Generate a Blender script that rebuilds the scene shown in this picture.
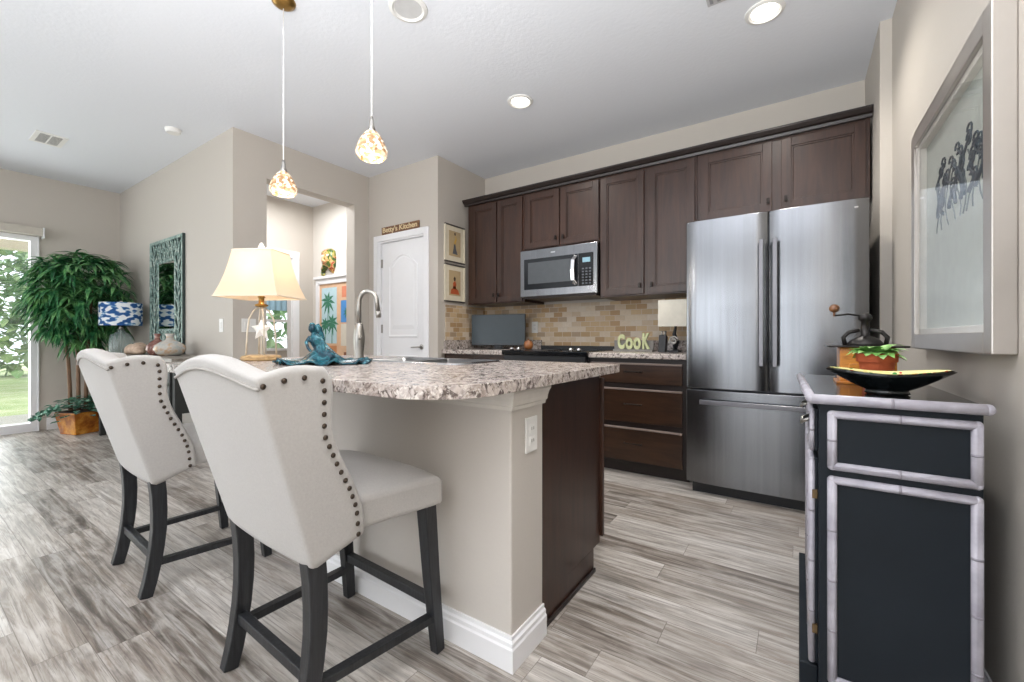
import bpy, bmesh, math, random
from mathutils import Vector, Matrix, noise
random.seed(7)
PI = math.pi
S = bpy.context.scene
COL = S.collection
for o in list(bpy.data.objects): bpy.data.objects.remove(o)

# ------------------------------------------------------------ camera
TH = math.radians(33.9)
cam_d = bpy.data.cameras.new('camera'); cam = bpy.data.objects.new('camera', cam_d); COL.objects.link(cam)
cam_d.sensor_width = 36; cam_d.lens = 427/1024*36; cam_d.shift_y = -3/1024
cam_d.clip_start = 0.05; cam_d.clip_end = 200
cam.location = (0, 0, 1.02); cam.rotation_euler = (PI/2, 0, TH)
S.camera = cam
S.view_settings.view_transform = 'Standard'; S.view_settings.look = 'None'
S.view_settings.gamma = 1; S.view_settings.use_curve_mapping = False
S.view_settings.exposure = 0.1

# ------------------------------------------------------------ world and daylight
w = bpy.data.worlds.new('sky'); S.world = w; w.use_nodes = True
bg = w.node_tree.nodes['Background']; bg.inputs[0].default_value = (0.86, 0.93, 1.0, 1); bg.inputs[1].default_value = 2.3

def area(name, loc, rot, sx, sy, power, color=(1, 1, 1)):
    l = bpy.data.lights.new(name, 'AREA'); l.shape = 'RECTANGLE'; l.size = sx; l.size_y = sy; l.energy = power; l.color = color
    o = bpy.data.objects.new(name, l); COL.objects.link(o); o.location = loc; o.rotation_euler = rot
    return o
CEIL = 2.80
# daylight entering by the glass doors behind the camera, and by the sliding door on the left
for x, wd, pw in ((-5.0, 1.7, 22), (-1.6, 3.5, 52)):
    area('daylight_rear', (x, -4.35, 1.2), (PI/2, 0, 0), wd, 2.2, pw, (0.97, 0.985, 1.0))
area('daylight_left', (-7.4, -0.75, 1.2), (0, -PI/2, 0), 2.1, 3.2, 85, (0.95, 0.98, 1.0))
area('ceiling_fill_light', (-.5, -.6, 1.2), (PI, 0, 0), 1.8, 1.2, 150, (0.97, 0.985, 1.0))  # upward fill added behind the camera to brighten the ceiling; no fixture
area('hall_fill_light', (-4.75, 2.6, 2.74), (0, 0, 0), .5, .5, 27, (0.98, 0.99, 1.0))  # unseen fill added to brighten the dark hall; no fitting built
area('bathroom_fill_light', (-6.2, 3.0, 2.74), (0, 0, 0), .4, .4, 20, (1.0, 0.98, 0.95))  # unseen fill added to brighten the bathroom curtain

# ------------------------------------------------------------ materials
def lin(h):
    h = h.lstrip('#'); c = [int(h[i:i+2], 16)/255 for i in (0, 2, 4)]
    return tuple([(v/12.92 if v <= .04045 else ((v+.055)/1.055)**2.4) for v in c])+(1,)
def new_mat(name):
    m = bpy.data.materials.new(name); m.use_nodes = True
    nt = m.node_tree; return m, nt, nt.nodes['Principled BSDF']
def N(nt, t, **k):
    n = nt.nodes.new(t)
    for a, b in k.items():
        if a.startswith('i_'):
            key = a[2:]; n.inputs[int(key) if key.isdigit() else key].default_value = b
        else: setattr(n, a, b)
    return n
def math_(nt, op, a, b=None, c=None):
    n = nt.nodes.new('ShaderNodeMath'); n.operation = op
    for i, v in enumerate((a, b, c)):
        if v is None: continue
        if hasattr(v, 'links'): nt.links.new(v, n.inputs[i])
        else: n.inputs[i].default_value = v
    return n.outputs[0]
def ramp(nt, fac, stops, interp='LINEAR'):
    n = nt.nodes.new('ShaderNodeValToRGB'); n.color_ramp.interpolation = interp
    e = n.color_ramp.elements
    while len(e) > 1: e.remove(e[-1])
    e[0].position = stops[0][0]; e[0].color = lin(stops[0][1])
    for p, c in stops[1:]:
        x = e.new(p); x.color = lin(c)
    nt.links.new(fac, n.inputs[0]); return n.outputs[0]
def mixc(nt, fac, a, b, mode='MIX'):
    n = nt.nodes.new('ShaderNodeMix'); n.data_type = 'RGBA'; n.blend_type = mode
    for s, v in ((n.inputs[0], fac), (n.inputs[6], a), (n.inputs[7], b)):
        if hasattr(v, 'links'): nt.links.new(v, s)
        else: s.default_value = v
    return n.outputs[2]
def pos(nt, kind='W', scale=(1, 1, 1)):
    if kind == 'W': o = N(nt, 'ShaderNodeNewGeometry').outputs['Position']
    else: o = N(nt, 'ShaderNodeTexCoord').outputs['Object']
    m = N(nt, 'ShaderNodeMapping'); m.inputs['Scale'].default_value = scale
    nt.links.new(o, m.inputs[0]); return m.outputs[0]
def noise_(nt, vec, scale, detail=4, rough=.5, dist=0):
    n = N(nt, 'ShaderNodeTexNoise'); n.inputs['Scale'].default_value = scale; n.inputs['Detail'].default_value = detail
    n.inputs['Roughness'].default_value = rough; n.inputs['Distortion'].default_value = dist
    nt.links.new(vec, n.inputs['Vector']); return n.outputs['Fac']
def bump(nt, b, h, strength=.2, dist=.01):
    n = N(nt, 'ShaderNodeBump'); n.inputs['Strength'].default_value = strength; n.inputs['Distance'].default_value = dist
    nt.links.new(h, n.inputs['Height']); nt.links.new(n.outputs[0], b.inputs['Normal'])
MC = {}
def M(name, hexc, rough=.5, metal=0, var=.06, vs=20, bmp=0, bs=60, coord='O', stretch=(1, 1, 1), coat=0, emit=None, es=0, trans=0, alpha=1, sheen=0):
    if name in MC: return MC[name]
    m, nt, b = new_mat(name)
    c = lin(hexc); b.inputs['Roughness'].default_value = rough; b.inputs['Metallic'].default_value = metal
    v = pos(nt, coord, stretch); f = noise_(nt, v, vs)
    d = tuple(x*(1-var*2) for x in c[:3])+(1,); l = tuple(min(1, x*(1+var*2)) for x in c[:3])+(1,)
    nt.links.new(mixc(nt, f, d, l), b.inputs['Base Color'])
    if bmp: bump(nt, b, noise_(nt, v, bs), bmp, .005)
    if coat: b.inputs['Coat Weight'].default_value = coat; b.inputs['Coat Roughness'].default_value = .15
    if emit: b.inputs['Emission Color'].default_value = lin(emit); b.inputs['Emission Strength'].default_value = es
    if trans: b.inputs['Transmission Weight'].default_value = trans
    if sheen: b.inputs['Sheen Weight'].default_value = sheen
    b.inputs['Alpha'].default_value = alpha
    MC[name] = m; return m
def cells(nt, U, V, w_, h_, gap, stagger=None):
    """random value per brick/plank and a joint mask"""
    row = math_(nt, 'FLOOR', math_(nt, 'DIVIDE', V, h_))
    if stagger is None:
        wn = N(nt, 'ShaderNodeTexWhiteNoise', noise_dimensions='1D'); nt.links.new(row, wn.inputs['W'])
        off = math_(nt, 'MULTIPLY', wn.outputs['Value'], w_)
    else:
        off = math_(nt, 'MULTIPLY', math_(nt, 'MODULO', row, 2.0), w_*stagger)
    uu = math_(nt, 'ADD', U, off)
    colm = math_(nt, 'FLOOR', math_(nt, 'DIVIDE', uu, w_))
    cb = N(nt, 'ShaderNodeCombineXYZ'); nt.links.new(row, cb.inputs[0]); nt.links.new(colm, cb.inputs[1])
    wn2 = N(nt, 'ShaderNodeTexWhiteNoise', noise_dimensions='3D'); nt.links.new(cb.outputs[0], wn2.inputs['Vector'])
    fu = math_(nt, 'MULTIPLY', math_(nt, 'FRACT', math_(nt, 'DIVIDE', uu, w_)), w_)
    fv = math_(nt, 'MULTIPLY', math_(nt, 'FRACT', math_(nt, 'DIVIDE', V, h_)), h_)
    j = math_(nt, 'MAXIMUM', math_(nt, 'LESS_THAN', fu, gap), math_(nt, 'LESS_THAN', fv, gap))
    return wn2.outputs['Value'], j, cb.outputs[0]

def mat_floor():
    m, nt, b = new_mat('weathered_grey_plank')
    g = N(nt, 'ShaderNodeNewGeometry'); s = N(nt, 'ShaderNodeSeparateXYZ'); nt.links.new(g.outputs['Position'], s.inputs[0])
    r, j, cid = cells(nt, s.outputs[0], s.outputs[1], 1.05, .132, .0025)
    # grain, shifted for every plank
    sh = N(nt, 'ShaderNodeVectorMath', operation='SCALE'); nt.links.new(cid, sh.inputs[0]); sh.inputs['Scale'].default_value = 3.71
    ad = N(nt, 'ShaderNodeVectorMath', operation='ADD'); nt.links.new(g.outputs['Position'], ad.inputs[0]); nt.links.new(sh.outputs[0], ad.inputs[1])
    mp = N(nt, 'ShaderNodeMapping'); mp.inputs['Scale'].default_value = (1.1, 15, 1); nt.links.new(ad.outputs[0], mp.inputs[0])
    g1 = noise_(nt, mp.outputs[0], 2.4, 8, .64, .55)
    mp2 = N(nt, 'ShaderNodeMapping'); mp2.inputs['Scale'].default_value = (1.5, 75, 1); nt.links.new(ad.outputs[0], mp2.inputs[0])
    g2 = noise_(nt, mp2.outputs[0], 2.5, 5, .6, .4)
    mp3 = N(nt, 'ShaderNodeMapping'); mp3.inputs['Scale'].default_value = (2.2, 4.5, 1); nt.links.new(ad.outputs[0], mp3.inputs[0])
    g3 = noise_(nt, mp3.outputs[0], 1.6, 4, .6, .5)
    base = ramp(nt, g1, [(.32, '#38322d'), (.41, '#665e57'), (.47, '#8f867e'), (.53, '#b1aaa2'), (.61, '#cec9c4'), (.72, '#e6e4e1')])
    tone = ramp(nt, r, [(0, '#59534e'), (.22, '#8b827a'), (.45, '#aea79f'), (.7, '#d3cfca'), (.85, '#998e83'), (1, '#7a736c')])
    c = mixc(nt, .5, base, tone)
    c = mixc(nt, ramp(nt, g2, [(.35, '#ffffff'), (.5, '#000000')]), c, lin('#5b5048'))
    m2 = N(nt, 'ShaderNodeMix'); m2.data_type = 'RGBA'
    f = math_(nt, 'MULTIPLY', ramp(nt, g3, [(.5, '#000000'), (.72, '#ffffff')]), .55)
    c2 = mixc(nt, f, base, lin('#d8d3cd'))
    fine = math_(nt, 'MULTIPLY', math_(nt, 'LESS_THAN', g2, .42), .42)
    c = mixc(nt, .5, base, tone)
    c = mixc(nt, f, c, lin('#d3cec8'))
    mp4 = N(nt, 'ShaderNodeMapping'); mp4.inputs['Scale'].default_value = (1.1, 9, 1); nt.links.new(ad.outputs[0], mp4.inputs[0])
    g4 = noise_(nt, mp4.outputs[0], 3.1, 6, .7, 1.6)
    c = mixc(nt, math_(nt, 'MULTIPLY', ramp(nt, g4, [(.54, '#000000'), (.68, '#ffffff')]), .6), c, lin('#8a7a6c'))
    vk = N(nt, 'ShaderNodeTexVoronoi'); vk.inputs['Scale'].default_value = 1.0; mp5 = N(nt, 'ShaderNodeMapping'); mp5.inputs['Scale'].default_value = (2.4, 6.5, 1); nt.links.new(ad.outputs[0], mp5.inputs[0]); nt.links.new(mp5.outputs[0], vk.inputs['Vector'])
    c = mixc(nt, ramp(nt, vk.outputs['Distance'], [(.03, '#aaaaaa'), (.11, '#000000')]), c, lin('#544a43'))
    c = mixc(nt, fine, c, lin('#5c5550'))
    c = mixc(nt, math_(nt, 'MULTIPLY', j, .6), c, lin('#5a5049'))
    nt.links.new(c, b.inputs['Base Color'])
    b.inputs['Roughness'].default_value = .38
    bump(nt, b, g1, .12, .004)
    return m
def mat_granite():
    m, nt, b = new_mat('speckled_granite_laminate')
    v = pos(nt)
    a = noise_(nt, v, 9, 6, .65, 1.8)
    vb = N(nt, 'ShaderNodeMapping'); vb.inputs['Location'].default_value = (5, 3, 2); nt.links.new(v, vb.inputs[0])
    c = noise_(nt, vb.outputs[0], 34, 5, .6, 1.2)
    d = noise_(nt, vb.outputs[0], 80, 3, .6, .6)
    base = ramp(nt, a, [(.34, '#7d6f69'), (.43, '#a3968f'), (.51, '#c9beb7'), (.6, '#a59a96'), (.7, '#857a78')])
    dark = ramp(nt, c, [(.41, '#ffffff'), (.49, '#000000')])
    c1 = mixc(nt, math_(nt, 'MULTIPLY', dark, .85), base, lin('#4b403c'))
    light = ramp(nt, d, [(.55, '#000000'), (.64, '#ffffff')])
    c1 = mixc(nt, math_(nt, 'MULTIPLY', light, .7), c1, lin('#e4ddd6'))
    nt.links.new(c1, b.inputs['Base Color']); b.inputs['Roughness'].default_value = .22
    return m
def mat_tiles():
    m, nt, b = new_mat('tumbled_travertine_tile')
    g = N(nt, 'ShaderNodeNewGeometry'); s = N(nt, 'ShaderNodeSeparateXYZ'); nt.links.new(g.outputs['Position'], s.inputs[0])
    u = math_(nt, 'ADD', s.outputs[0], math_(nt, 'MULTIPLY', s.outputs[1], -1.0))
    r, j, cid = cells(nt, u, s.outputs[2], .098, .049, .004, .5)
    c = ramp(nt, r, [(0, '#b08d62'), (.12, '#ccb08a'), (.3, '#dacab4'), (.42, '#c6a982'), (.55, '#dbcfbf'), (.68, '#a8927a'), (.76, '#cdb9a0'), (.88, '#b39468'), (.94, '#e0d4c4')], 'CONSTANT')
    n1 = noise_(nt, g.outputs['Position'], 38, 5, .6)
    c = mixc(nt, math_(nt, 'MULTIPLY', n1, .5), c, lin('#a88f70'))
    c = mixc(nt, j, c, lin('#cfc3b2'))
    nt.links.new(c, b.inputs['Base Color']); b.inputs['Roughness'].default_value = .5
    hh = math_(nt, 'SUBTRACT', 1.0, j); bump(nt, b, hh, .5, .003)
    return m
def mat_wall(name, c, scale=90, st=.12):
    m, nt, b = new_mat(name); v = pos(nt); n = noise_(nt, v, scale, 3)
    nt.links.new(mixc(nt, n, tuple(x*.97 for x in lin(c)[:3])+(1,), lin(c)), b.inputs['Base Color'])
    b.inputs['Roughness'].default_value = .75; bump(nt, b, n, st, .004)
    return m
def mat_steel():
    m, nt, b = new_mat('brushed_stainless_steel'); v = pos(nt, 'W', (9, 9, .12)); n = noise_(nt, v, 3, 4, .7)
    nt.links.new(mixc(nt, n, lin('#787a7e'), lin('#999b9f')), b.inputs['Base Color'])  # vertical streaks: brushed grain, with reflected bands put into the colour
    b.inputs['Metallic'].default_value = 1
    b.inputs['Roughness'].default_value = .24
    return m
def mat_wood(name, dark, light, rough=.3, st=(14, 14, 1.2), coord='O', coat=.3, bm=0):
    m, nt, b = new_mat(name); v = pos(nt, coord, st); n = noise_(nt, v, 3, 6, .6, .8)
    nt.links.new(ramp(nt, n, [(.3, dark), (.7, light)]+([(.86, '#5c4a3a')] if name.startswith('black_dis') else [])), b.inputs['Base Color'])
    b.inputs['Roughness'].default_value = rough
    b.inputs['Coat Weight'].default_value = coat; b.inputs['Coat Roughness'].default_value = .25
    if bm: bump(nt, b, n, bm, .003)
    return m
FLOOR = mat_floor(); GRAN = mat_granite(); TILE = mat_tiles()
WALL = mat_wall('greige_wall_paint', '#c2bbb2'); WALLH = mat_wall('pale_hall_paint', '#d6d1ca')
CEILM = mat_wall('white_textured_ceiling', '#e3e6ec', 45, .3)
KNEE = mat_wall('island_wall_paint', '#c4beb7')
WHITE = M('white_trim_paint', '#e8e8ea', .35, var=.01)
STEEL = mat_steel()
ESP = mat_wood('espresso_cabinet_wood', '#291811', '#40281d', .34, (10, 10, 1.0), 'W', .12)
ESPD = mat_wood('espresso_drawer_wood', '#25160d', '#40291a', .3, (1.2, 10, 10), 'W')
ESPK = M('dark_crown_wood', '#231a18', .35)
EDGE = M('pale_cabinet_edge', '#8a7a72', .4)  # paler strip along drawer tops and the island frame edge
FAB = M('cream_linen_fabric', '#aeaba8', .9, var=.05, vs=160, bmp=.25, bs=500, sheen=.3)
PIPE = M('cream_piping', '#a5a19c', .9)
NAIL = M('antique_nail_brass', '#4a4038', .35, metal=.8)
LEG = mat_wood('black_distressed_wood', '#101216', '#2b2d31', .42, (30, 30, 2), 'O', .1, .3)
LEGE = M('worn_brown_edge', '#5e4a38', .5)
BLACK = M('matte_black', '#15161a', .4); BLKG = M('black_glass', '#101216', .08)
NICK = M('brushed_nickel', '#a8a5a0', .34, metal=1); FHND = M('dark_steel_handle', '#77767a', .3, metal=1); CHROME = M('chrome', '#d8d8da', .12, metal=1)
BRASS = M('antique_brass', '#a8844a', .3, metal=.9); DKM = M('dark_bronze_metal', '#2a2523', .35, metal=.7)
PLAST = M('white_plastic', '#e6e5e2', .35, var=.01)
def mat_glass(name, col=(1, 1, 1, 1), a=.12, rough=.02):
    m, nt, b = new_mat(name); b.inputs['Base Color'].default_value = col; b.inputs['Roughness'].default_value = rough
    b.inputs['Alpha'].default_value = a; b.inputs['Specular IOR Level'].default_value = .8; return m
GLASS = mat_glass('clear_pane_glass', a=.08)
def mat_mirror_glass():
    m, nt, b = new_mat('polished_picture_glass'); nt.nodes.remove(b)
    tr = N(nt, 'ShaderNodeBsdfTransparent'); gl = N(nt, 'ShaderNodeBsdfGlossy'); gl.inputs['Roughness'].default_value = .015
    fr = N(nt, 'ShaderNodeFresnel'); fr.inputs['IOR'].default_value = 1.8; mx = N(nt, 'ShaderNodeMixShader'); ge = N(nt, 'ShaderNodeNewGeometry')
    nt.links.new(math_(nt, 'MULTIPLY', fr.outputs[0], math_(nt, 'SUBTRACT', 1.0, ge.outputs['Backfacing'])), mx.inputs[0]); nt.links.new(tr.outputs[0], mx.inputs[1]); nt.links.new(gl.outputs[0], mx.inputs[2])
    nt.links.new(mx.outputs[0], nt.nodes['Material Output'].inputs[0]); return m

# ------------------------------------------------------------ mesh builder
class MB:
    def __init__(s): s.v = []; s.f = []; s.m = []
    def add(s, vs, fs, mi=0):
        n = len(s.v); s.v += [tuple(v) for v in vs]; s.f += [tuple(i+n for i in f) for f in fs]; s.m += [mi]*len(fs); return s
    def box(s, x0, x1, y0, y1, z0, z1, mi=0):
        x0, x1 = sorted((x0, x1)); y0, y1 = sorted((y0, y1)); z0, z1 = sorted((z0, z1))
        return s.add([(x0, y0, z0), (x1, y0, z0), (x1, y1, z0), (x0, y1, z0), (x0, y0, z1), (x1, y0, z1), (x1, y1, z1), (x0, y1, z1)],
                     [(0, 3, 2, 1), (4, 5, 6, 7), (0, 1, 5, 4), (1, 2, 6, 5), (2, 3, 7, 6), (3, 0, 4, 7)], mi)
    def prism(s, pts, a, b, axis='z', mi=0):
        """outline pts (2D) extruded from a to b along axis; x: pts=(y,z); y: pts=(x,z); z: pts=(x,y)"""
        n = len(pts)
        def mk(p, t): return {'z': (p[0], p[1], t), 'y': (p[0], t, p[1]), 'x': (t, p[0], p[1])}[axis]
        vs = [mk(p, a) for p in pts]+[mk(p, b) for p in pts]
        fs = [tuple(range(n-1, -1, -1)), tuple(range(n, 2*n))]+[(i, (i+1) % n, n+(i+1) % n, n+i) for i in range(n)]
        return s.add(vs, fs, mi)
    def tube(s, path, r, seg=10, mi=0, rect=None, caps=True, up=None):
        path = [Vector(p) for p in path]; n = len(path)
        rs = r if isinstance(r, (list, tuple)) else [r]*n
        vs = []; fs = []; prev = None
        for i, p in enumerate(path):
            t = (path[min(i+1, n-1)]-path[max(i-1, 0)]).normalized()
            if prev is None:
                a = Vector(up) if up else (Vector((0, 0, 1)) if abs(t.z) < .9 else Vector((1, 0, 0)))
            else: a = prev
            u = (a-t*a.dot(t)).normalized(); prev = u; v = t.cross(u)
            if rect:
                wx, wy = rect[i] if isinstance(rect, list) else rect
                for (a1, b1) in ((1, 1), (-1, 1), (-1, -1), (1, -1)): vs.append(p+u*(wx/2*a1)+v*(wy/2*b1))
            else:
                for k in range(seg):
                    an = 2*PI*k/seg; vs.append(p+u*(rs[i]*math.cos(an))+v*(rs[i]*math.sin(an)))
        sg = 4 if rect else seg
        for i in range(n-1):
            for k in range(sg):
                a = i*sg+k; b = i*sg+(k+1) % sg; fs.append((a, b, b+sg, a+sg))
        if caps: fs += [tuple(range(sg-1, -1, -1)), tuple(range((n-1)*sg, n*sg))]
        return s.add(vs, fs, mi)
    def lathe(s, prof, c=(0, 0, 0), seg=28, mi=0, close=False, sx=1, sy=1, fn=None):
        vs = []; fs = []; n = len(prof)
        for i, (r, z) in enumerate(prof):
            for k in range(seg):
                an = 2*PI*k/seg; q = (fn(an, i, r) if fn else r)
                vs.append((c[0]+q*sx*math.cos(an), c[1]+q*sy*math.sin(an), c[2]+z))
        for i in range(n-1):
            for k in range(seg):
                a = i*seg+k; b = i*seg+(k+1) % seg; fs.append((a, b, b+seg, a+seg))
        if prof[0][0] > 1e-5: fs.append(tuple(range(seg-1, -1, -1)))
        if prof[-1][0] > 1e-5: fs.append(tuple(range((n-1)*seg, n*seg)))
        return s.add(vs, fs, mi)
    def ball(s, c, r, seg=12, rings=8, mi=0, sc=(1, 1, 1)):
        pr = [(max(1e-6, math.sin(PI*i/rings)), -math.cos(PI*i/rings)) for i in range(rings+1)]
        vs = []; fs = []
        for q, z in pr:
            for k in range(seg):
                an = 2*PI*k/seg; vs.append((c[0]+r*sc[0]*q*math.cos(an), c[1]+r*sc[1]*q*math.sin(an), c[2]+r*sc[2]*z))
        for i in range(rings):
            for k in range(seg):
                a = i*seg+k; b = i*seg+(k+1) % seg; fs.append((a, b, b+seg, a+seg))
        return s.add(vs, fs, mi)
    def build(s, name, mats, parent=None, smooth=False, bevel=0, seg=2, sub=0, clean=True, local=False):
        if not isinstance(mats, (list, tuple)): mats = [mats]
        off = Vector((0, 0, 0))
        if parent is None:
            xs = [v[0] for v in s.v]; ys = [v[1] for v in s.v]; zs = [v[2] for v in s.v]
            off = Vector(((min(xs)+max(xs))/2, (min(ys)+max(ys))/2, min(zs)))
        elif not local:
            r = parent
            while r.parent: r = r.parent
            off = Vector(r.location)
        me = bpy.data.meshes.new(name)
        me.from_pydata([tuple(Vector(v)-off) for v in s.v], [], s.f)
        for m in mats: me.materials.append(m)
        for p, mi in zip(me.polygons, s.m): p.material_index = mi
        if clean:
            bm = bmesh.new(); bm.from_mesh(me); bmesh.ops.remove_doubles(bm, verts=bm.verts, dist=1e-5)
            bmesh.ops.recalc_face_normals(bm, faces=bm.faces); bm.to_mesh(me); bm.free()
        if smooth:
            for p in me.polygons: p.use_smooth = True
        o = bpy.data.objects.new(name, me); COL.objects.link(o)
        if parent is None: o.location = off
        else: o.parent = parent
        if bevel:
            b = o.modifiers.new('bevel', 'BEVEL'); b.width = bevel; b.segments = seg; b.limit_method = 'ANGLE'; b.angle_limit = math.radians(40)
        if sub:
            b = o.modifiers.new('sub', 'SUBSURF'); b.levels = sub; b.render_levels = sub
        if smooth == 'auto' or (smooth and bevel):
            me.set_sharp_from_angle(angle=math.radians(40))
        return o
def box(*a): return MB().box(*a)
def tag(o, label, cat, group=None):
    o['label'] = label; o['category'] = cat
    if group: o['group'] = group
    return o
def thing(name, loc, label, cat, group=None, rz=0):
    o = bpy.data.objects.new(name, None); COL.objects.link(o); o.location = loc; o.rotation_euler = (0, 0, rz)
    o.empty_display_size = .05
    return tag(o, label, cat, group)
def struct(o): o['kind'] = 'structure'; return o
def copy_tree(o, parent=None):
    c = o.copy(); COL.objects.link(c); c.parent = parent
    for ch in list(o.children): copy_tree(ch, c)
    return c
def text_mesh(txt, size, depth, name, mat, parent, M4, fit=None, font_bold=0):
    cu = bpy.data.curves.new(name+'_t', 'FONT'); cu.body = txt; cu.size = size; cu.extrude = depth; cu.align_x = 'CENTER'; cu.align_y = 'CENTER'
    cu.offset = font_bold
    to = bpy.data.objects.new(name+'_t', cu); COL.objects.link(to)
    dg = bpy.context.evaluated_depsgraph_get(); me = bpy.data.meshes.new_from_object(to.evaluated_get(dg))
    bpy.data.objects.remove(to); me.name = name
    if fit:
        xs = [v.co.x for v in me.vertices]; k = fit/(max(xs)-min(xs)); me.transform(Matrix.Diagonal((k, 1, 1, 1)))
    me.materials.clear(); me.materials.append(mat)
    me.transform(M4)
    r = parent
    while r.parent: r = r.parent
    me.transform(Matrix.Translation(-Vector(r.location)))
    o = bpy.data.objects.new(name, me); COL.objects.link(o); o.parent = parent
    return o
FACE_Y = Matrix.Rotation(PI/2, 4, 'X')          # text readable when looking along +Y

# ------------------------------------------------------------ room shell
XW, XR, YB = -6.95, 0.43, 3.80           # window wall, right wall, kitchen back wall
XH, YM = -3.96, 1.675                    # hall wall, mirror wall
XP, YP = -2.92, 3.05                     # pantry side, pantry front
struct(box(XW-.15, .75, -4.3, 6.0, -.1, 0).build('floor', FLOOR))
struct(box(XW-.15, .75, -4.3, 6.0, CEIL, CEIL+.12).build('ceiling', CEILM))
struct(box(XP, .378, YB, YB+.12, 0, CEIL).build('wall_back', WALL))
struct(box(.378, .52, 3.15, YB+.12, 0, CEIL).build('wall_alcove', WALL))
struct(box(XR, .55, -4.2, 3.15, 0, CEIL).build('wall_right', WALL))
struct(box(XP-.1, XP, YP+.1, YB+.12, 0, CEIL).build('wall_pantry_side', WALL))
DX0, DX1, DZ = -3.80, -3.10, 2.06        # pantry door opening
struct(MB().box(XH, DX0, YP, YP+.1, 0, CEIL).box(DX1, XP, YP, YP+.1, 0, CEIL).box(DX0, DX1, YP, YP+.1, DZ, CEIL).build('wall_pantry_front', WALL))
OY0, OY1, OZ = 1.95, 2.86, 2.45          # hall opening
struct(MB().box(XH-.14, XH, YM, OY0, 0, CEIL).box(XH-.14, XH, OY1, 3.4, 0, CEIL).box(XH-.14, XH, OY0, OY1, OZ, CEIL).build('wall_hall_side', WALL))
struct(box(XW, XH-.14, YM, YM+.12, 0, CEIL).build('wall_mirror_side', WALL))
WY0, WY1, WZ = -2.3, .985, 2.13           # sliding door opening
struct(MB().box(XW-.14, XW, WY1, YM+.12, 0, CEIL).box(XW-.14, XW, -4.2, WY0, 0, CEIL).box(XW-.14, XW, WY0, WY1, WZ, CEIL).build('wall_window_side', WALL))
# unseen rear wall; glazed openings and piers shaped to give banded fridge reflections
rw = MB(); xs = [XW-.14, -5.9, -4.1, -3.4, -1.42, -1.18, -.52, -.32, .18, .55]
for a, b in ((0, 1), (2, 3), (4, 5), (6, 7), (8, 9)): rw.box(xs[a], xs[b], -4.3, -4.2, 0, CEIL)
for a, b in ((1, 2), (3, 4), (5, 6), (7, 8)): rw.box(xs[a], xs[b], -4.3, -4.2, 2.35, CEIL)
struct(rw.build('wall_rear', WALL))
for i, (a, b) in enumerate(((-5.9, -4.1), (-3.4, -1.42), (-1.18, -.52), (-.32, .18))):
    f = MB()
    for x in (a, (a+b)/2-.03, b-.06): f.box(x, x+.06, -4.28, -4.22, 0, 2.35)
    f.box(a, b, -4.28, -4.22, 0, .08).box(a, b, -4.28, -4.22, 2.29, 2.35)
    struct(f.build('window_%d' % (i+3), WHITE))
# hall room beyond the opening
HX, HY = -5.50, 3.32
struct(box(HX-.1, XH-.14, HY, HY+.1, 0, CEIL).build('wall_hall_end', WALLH))
DA, DB = 2.15, 3.03                      # inner hall doorway
struct(MB().box(HX-.1, HX, YM+.12, DA, 0, CEIL).box(HX-.1, HX, DB, HY, 0, CEIL).box(HX-.1, HX, DA, DB, 2.06, CEIL).build('wall_hall_left', WALL))
c = MB()
c.box(HX, HX+.02, DB, DB+.09, 0, 2.06).box(HX, HX+.02, DA-.09, DA, 0, 2.06).box(HX, HX+.022, DA-.09, DB+.09, 2.06, 2.15).box(HX-.1, HX, DB-.015, DB, 0, 2.06).box(HX-.1, HX, DA, DB, 2.045, 2.06)
struct(c.build('trim_1', WHITE, bevel=.004))
# far bathroom wall with its small window
struct(MB().box(-6.95, -6.8, YM+.12, 3.2, 0, CEIL).box(-6.95, -6.8, 3.78, 4.4, 0, CEIL).box(-6.95, -6.8, 3.2, 3.78, 0, .82).box(-6.95, -6.8, 3.2, 3.78, 1.75, CEIL).box(-6.8, HX-.1, 4.3, 4.4, 0, CEIL).box(HX-.1, HX, HY+.1, 4.4, 0, CEIL).build('wall_bathroom', WALL))
f = MB().box(-6.83, -6.79, 3.2, 3.24, .82, 1.75).box(-6.83, -6.79, 3.74, 3.78, .82, 1.75).box(-6.83, -6.79, 3.2, 3.78, .82, .86).box(-6.83, -6.79, 3.2, 3.78, 1.27, 1.31).box(-6.83, -6.79, 3.2, 3.78, 1.71, 1.75)
wb = struct(f.build('window_2', WHITE)); box(-6.82, -6.815, 3.22, 3.76, .84, 1.73).build('pane', GLASS, wb)
def baseboard(name, pts, h=.10, t=.014, side=1):
    m = MB()
    for (x0, y0), (x1, y1) in zip(pts[:-1], pts[1:]):
        d = Vector((x1-x0, y1-y0, 0)).normalized(); n = Vector((-d.y, d.x, 0))*side
        prof = [(0, 0), (t, 0), (t, h*.66), (t*.7, h*.72), (t*.7, h*.84), (t*.35, h*.9), (t*.35, h), (0, h)]
        a = [Vector((x0, y0, z))+n*q for q, z in prof]; b = [Vector((x1, y1, z))+n*q for q, z in prof]
        k = len(prof); m.add(a+b, [tuple(range(k)), tuple(range(2*k-1, k-1, -1))]+[(i, k+i, k+(i+1) % k, (i+1) % k) for i in range(k)])
    return struct(m.build(name, WHITE))
baseboard('baseboard_right', [(XR, -4.2), (XR, 3.15)], side=1)
baseboard('baseboard_mirror_side', [(XW, YM), (XH, YM)], .13, side=-1)
baseboard('baseboard_hall_side', [(XH, YM), (XH, OY0)], .13, side=-1)
baseboard('baseboard_hall_pier', [(XH, OY1), (XH, YP)], .13, side=-1)
baseboard('baseboard_window_side', [(XW, WY1+.07), (XW, YM)], .13, side=-1)
baseboard('baseboard_hall_end', [(HX, HY), (XH-.14, HY)], .13, side=-1)

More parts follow.
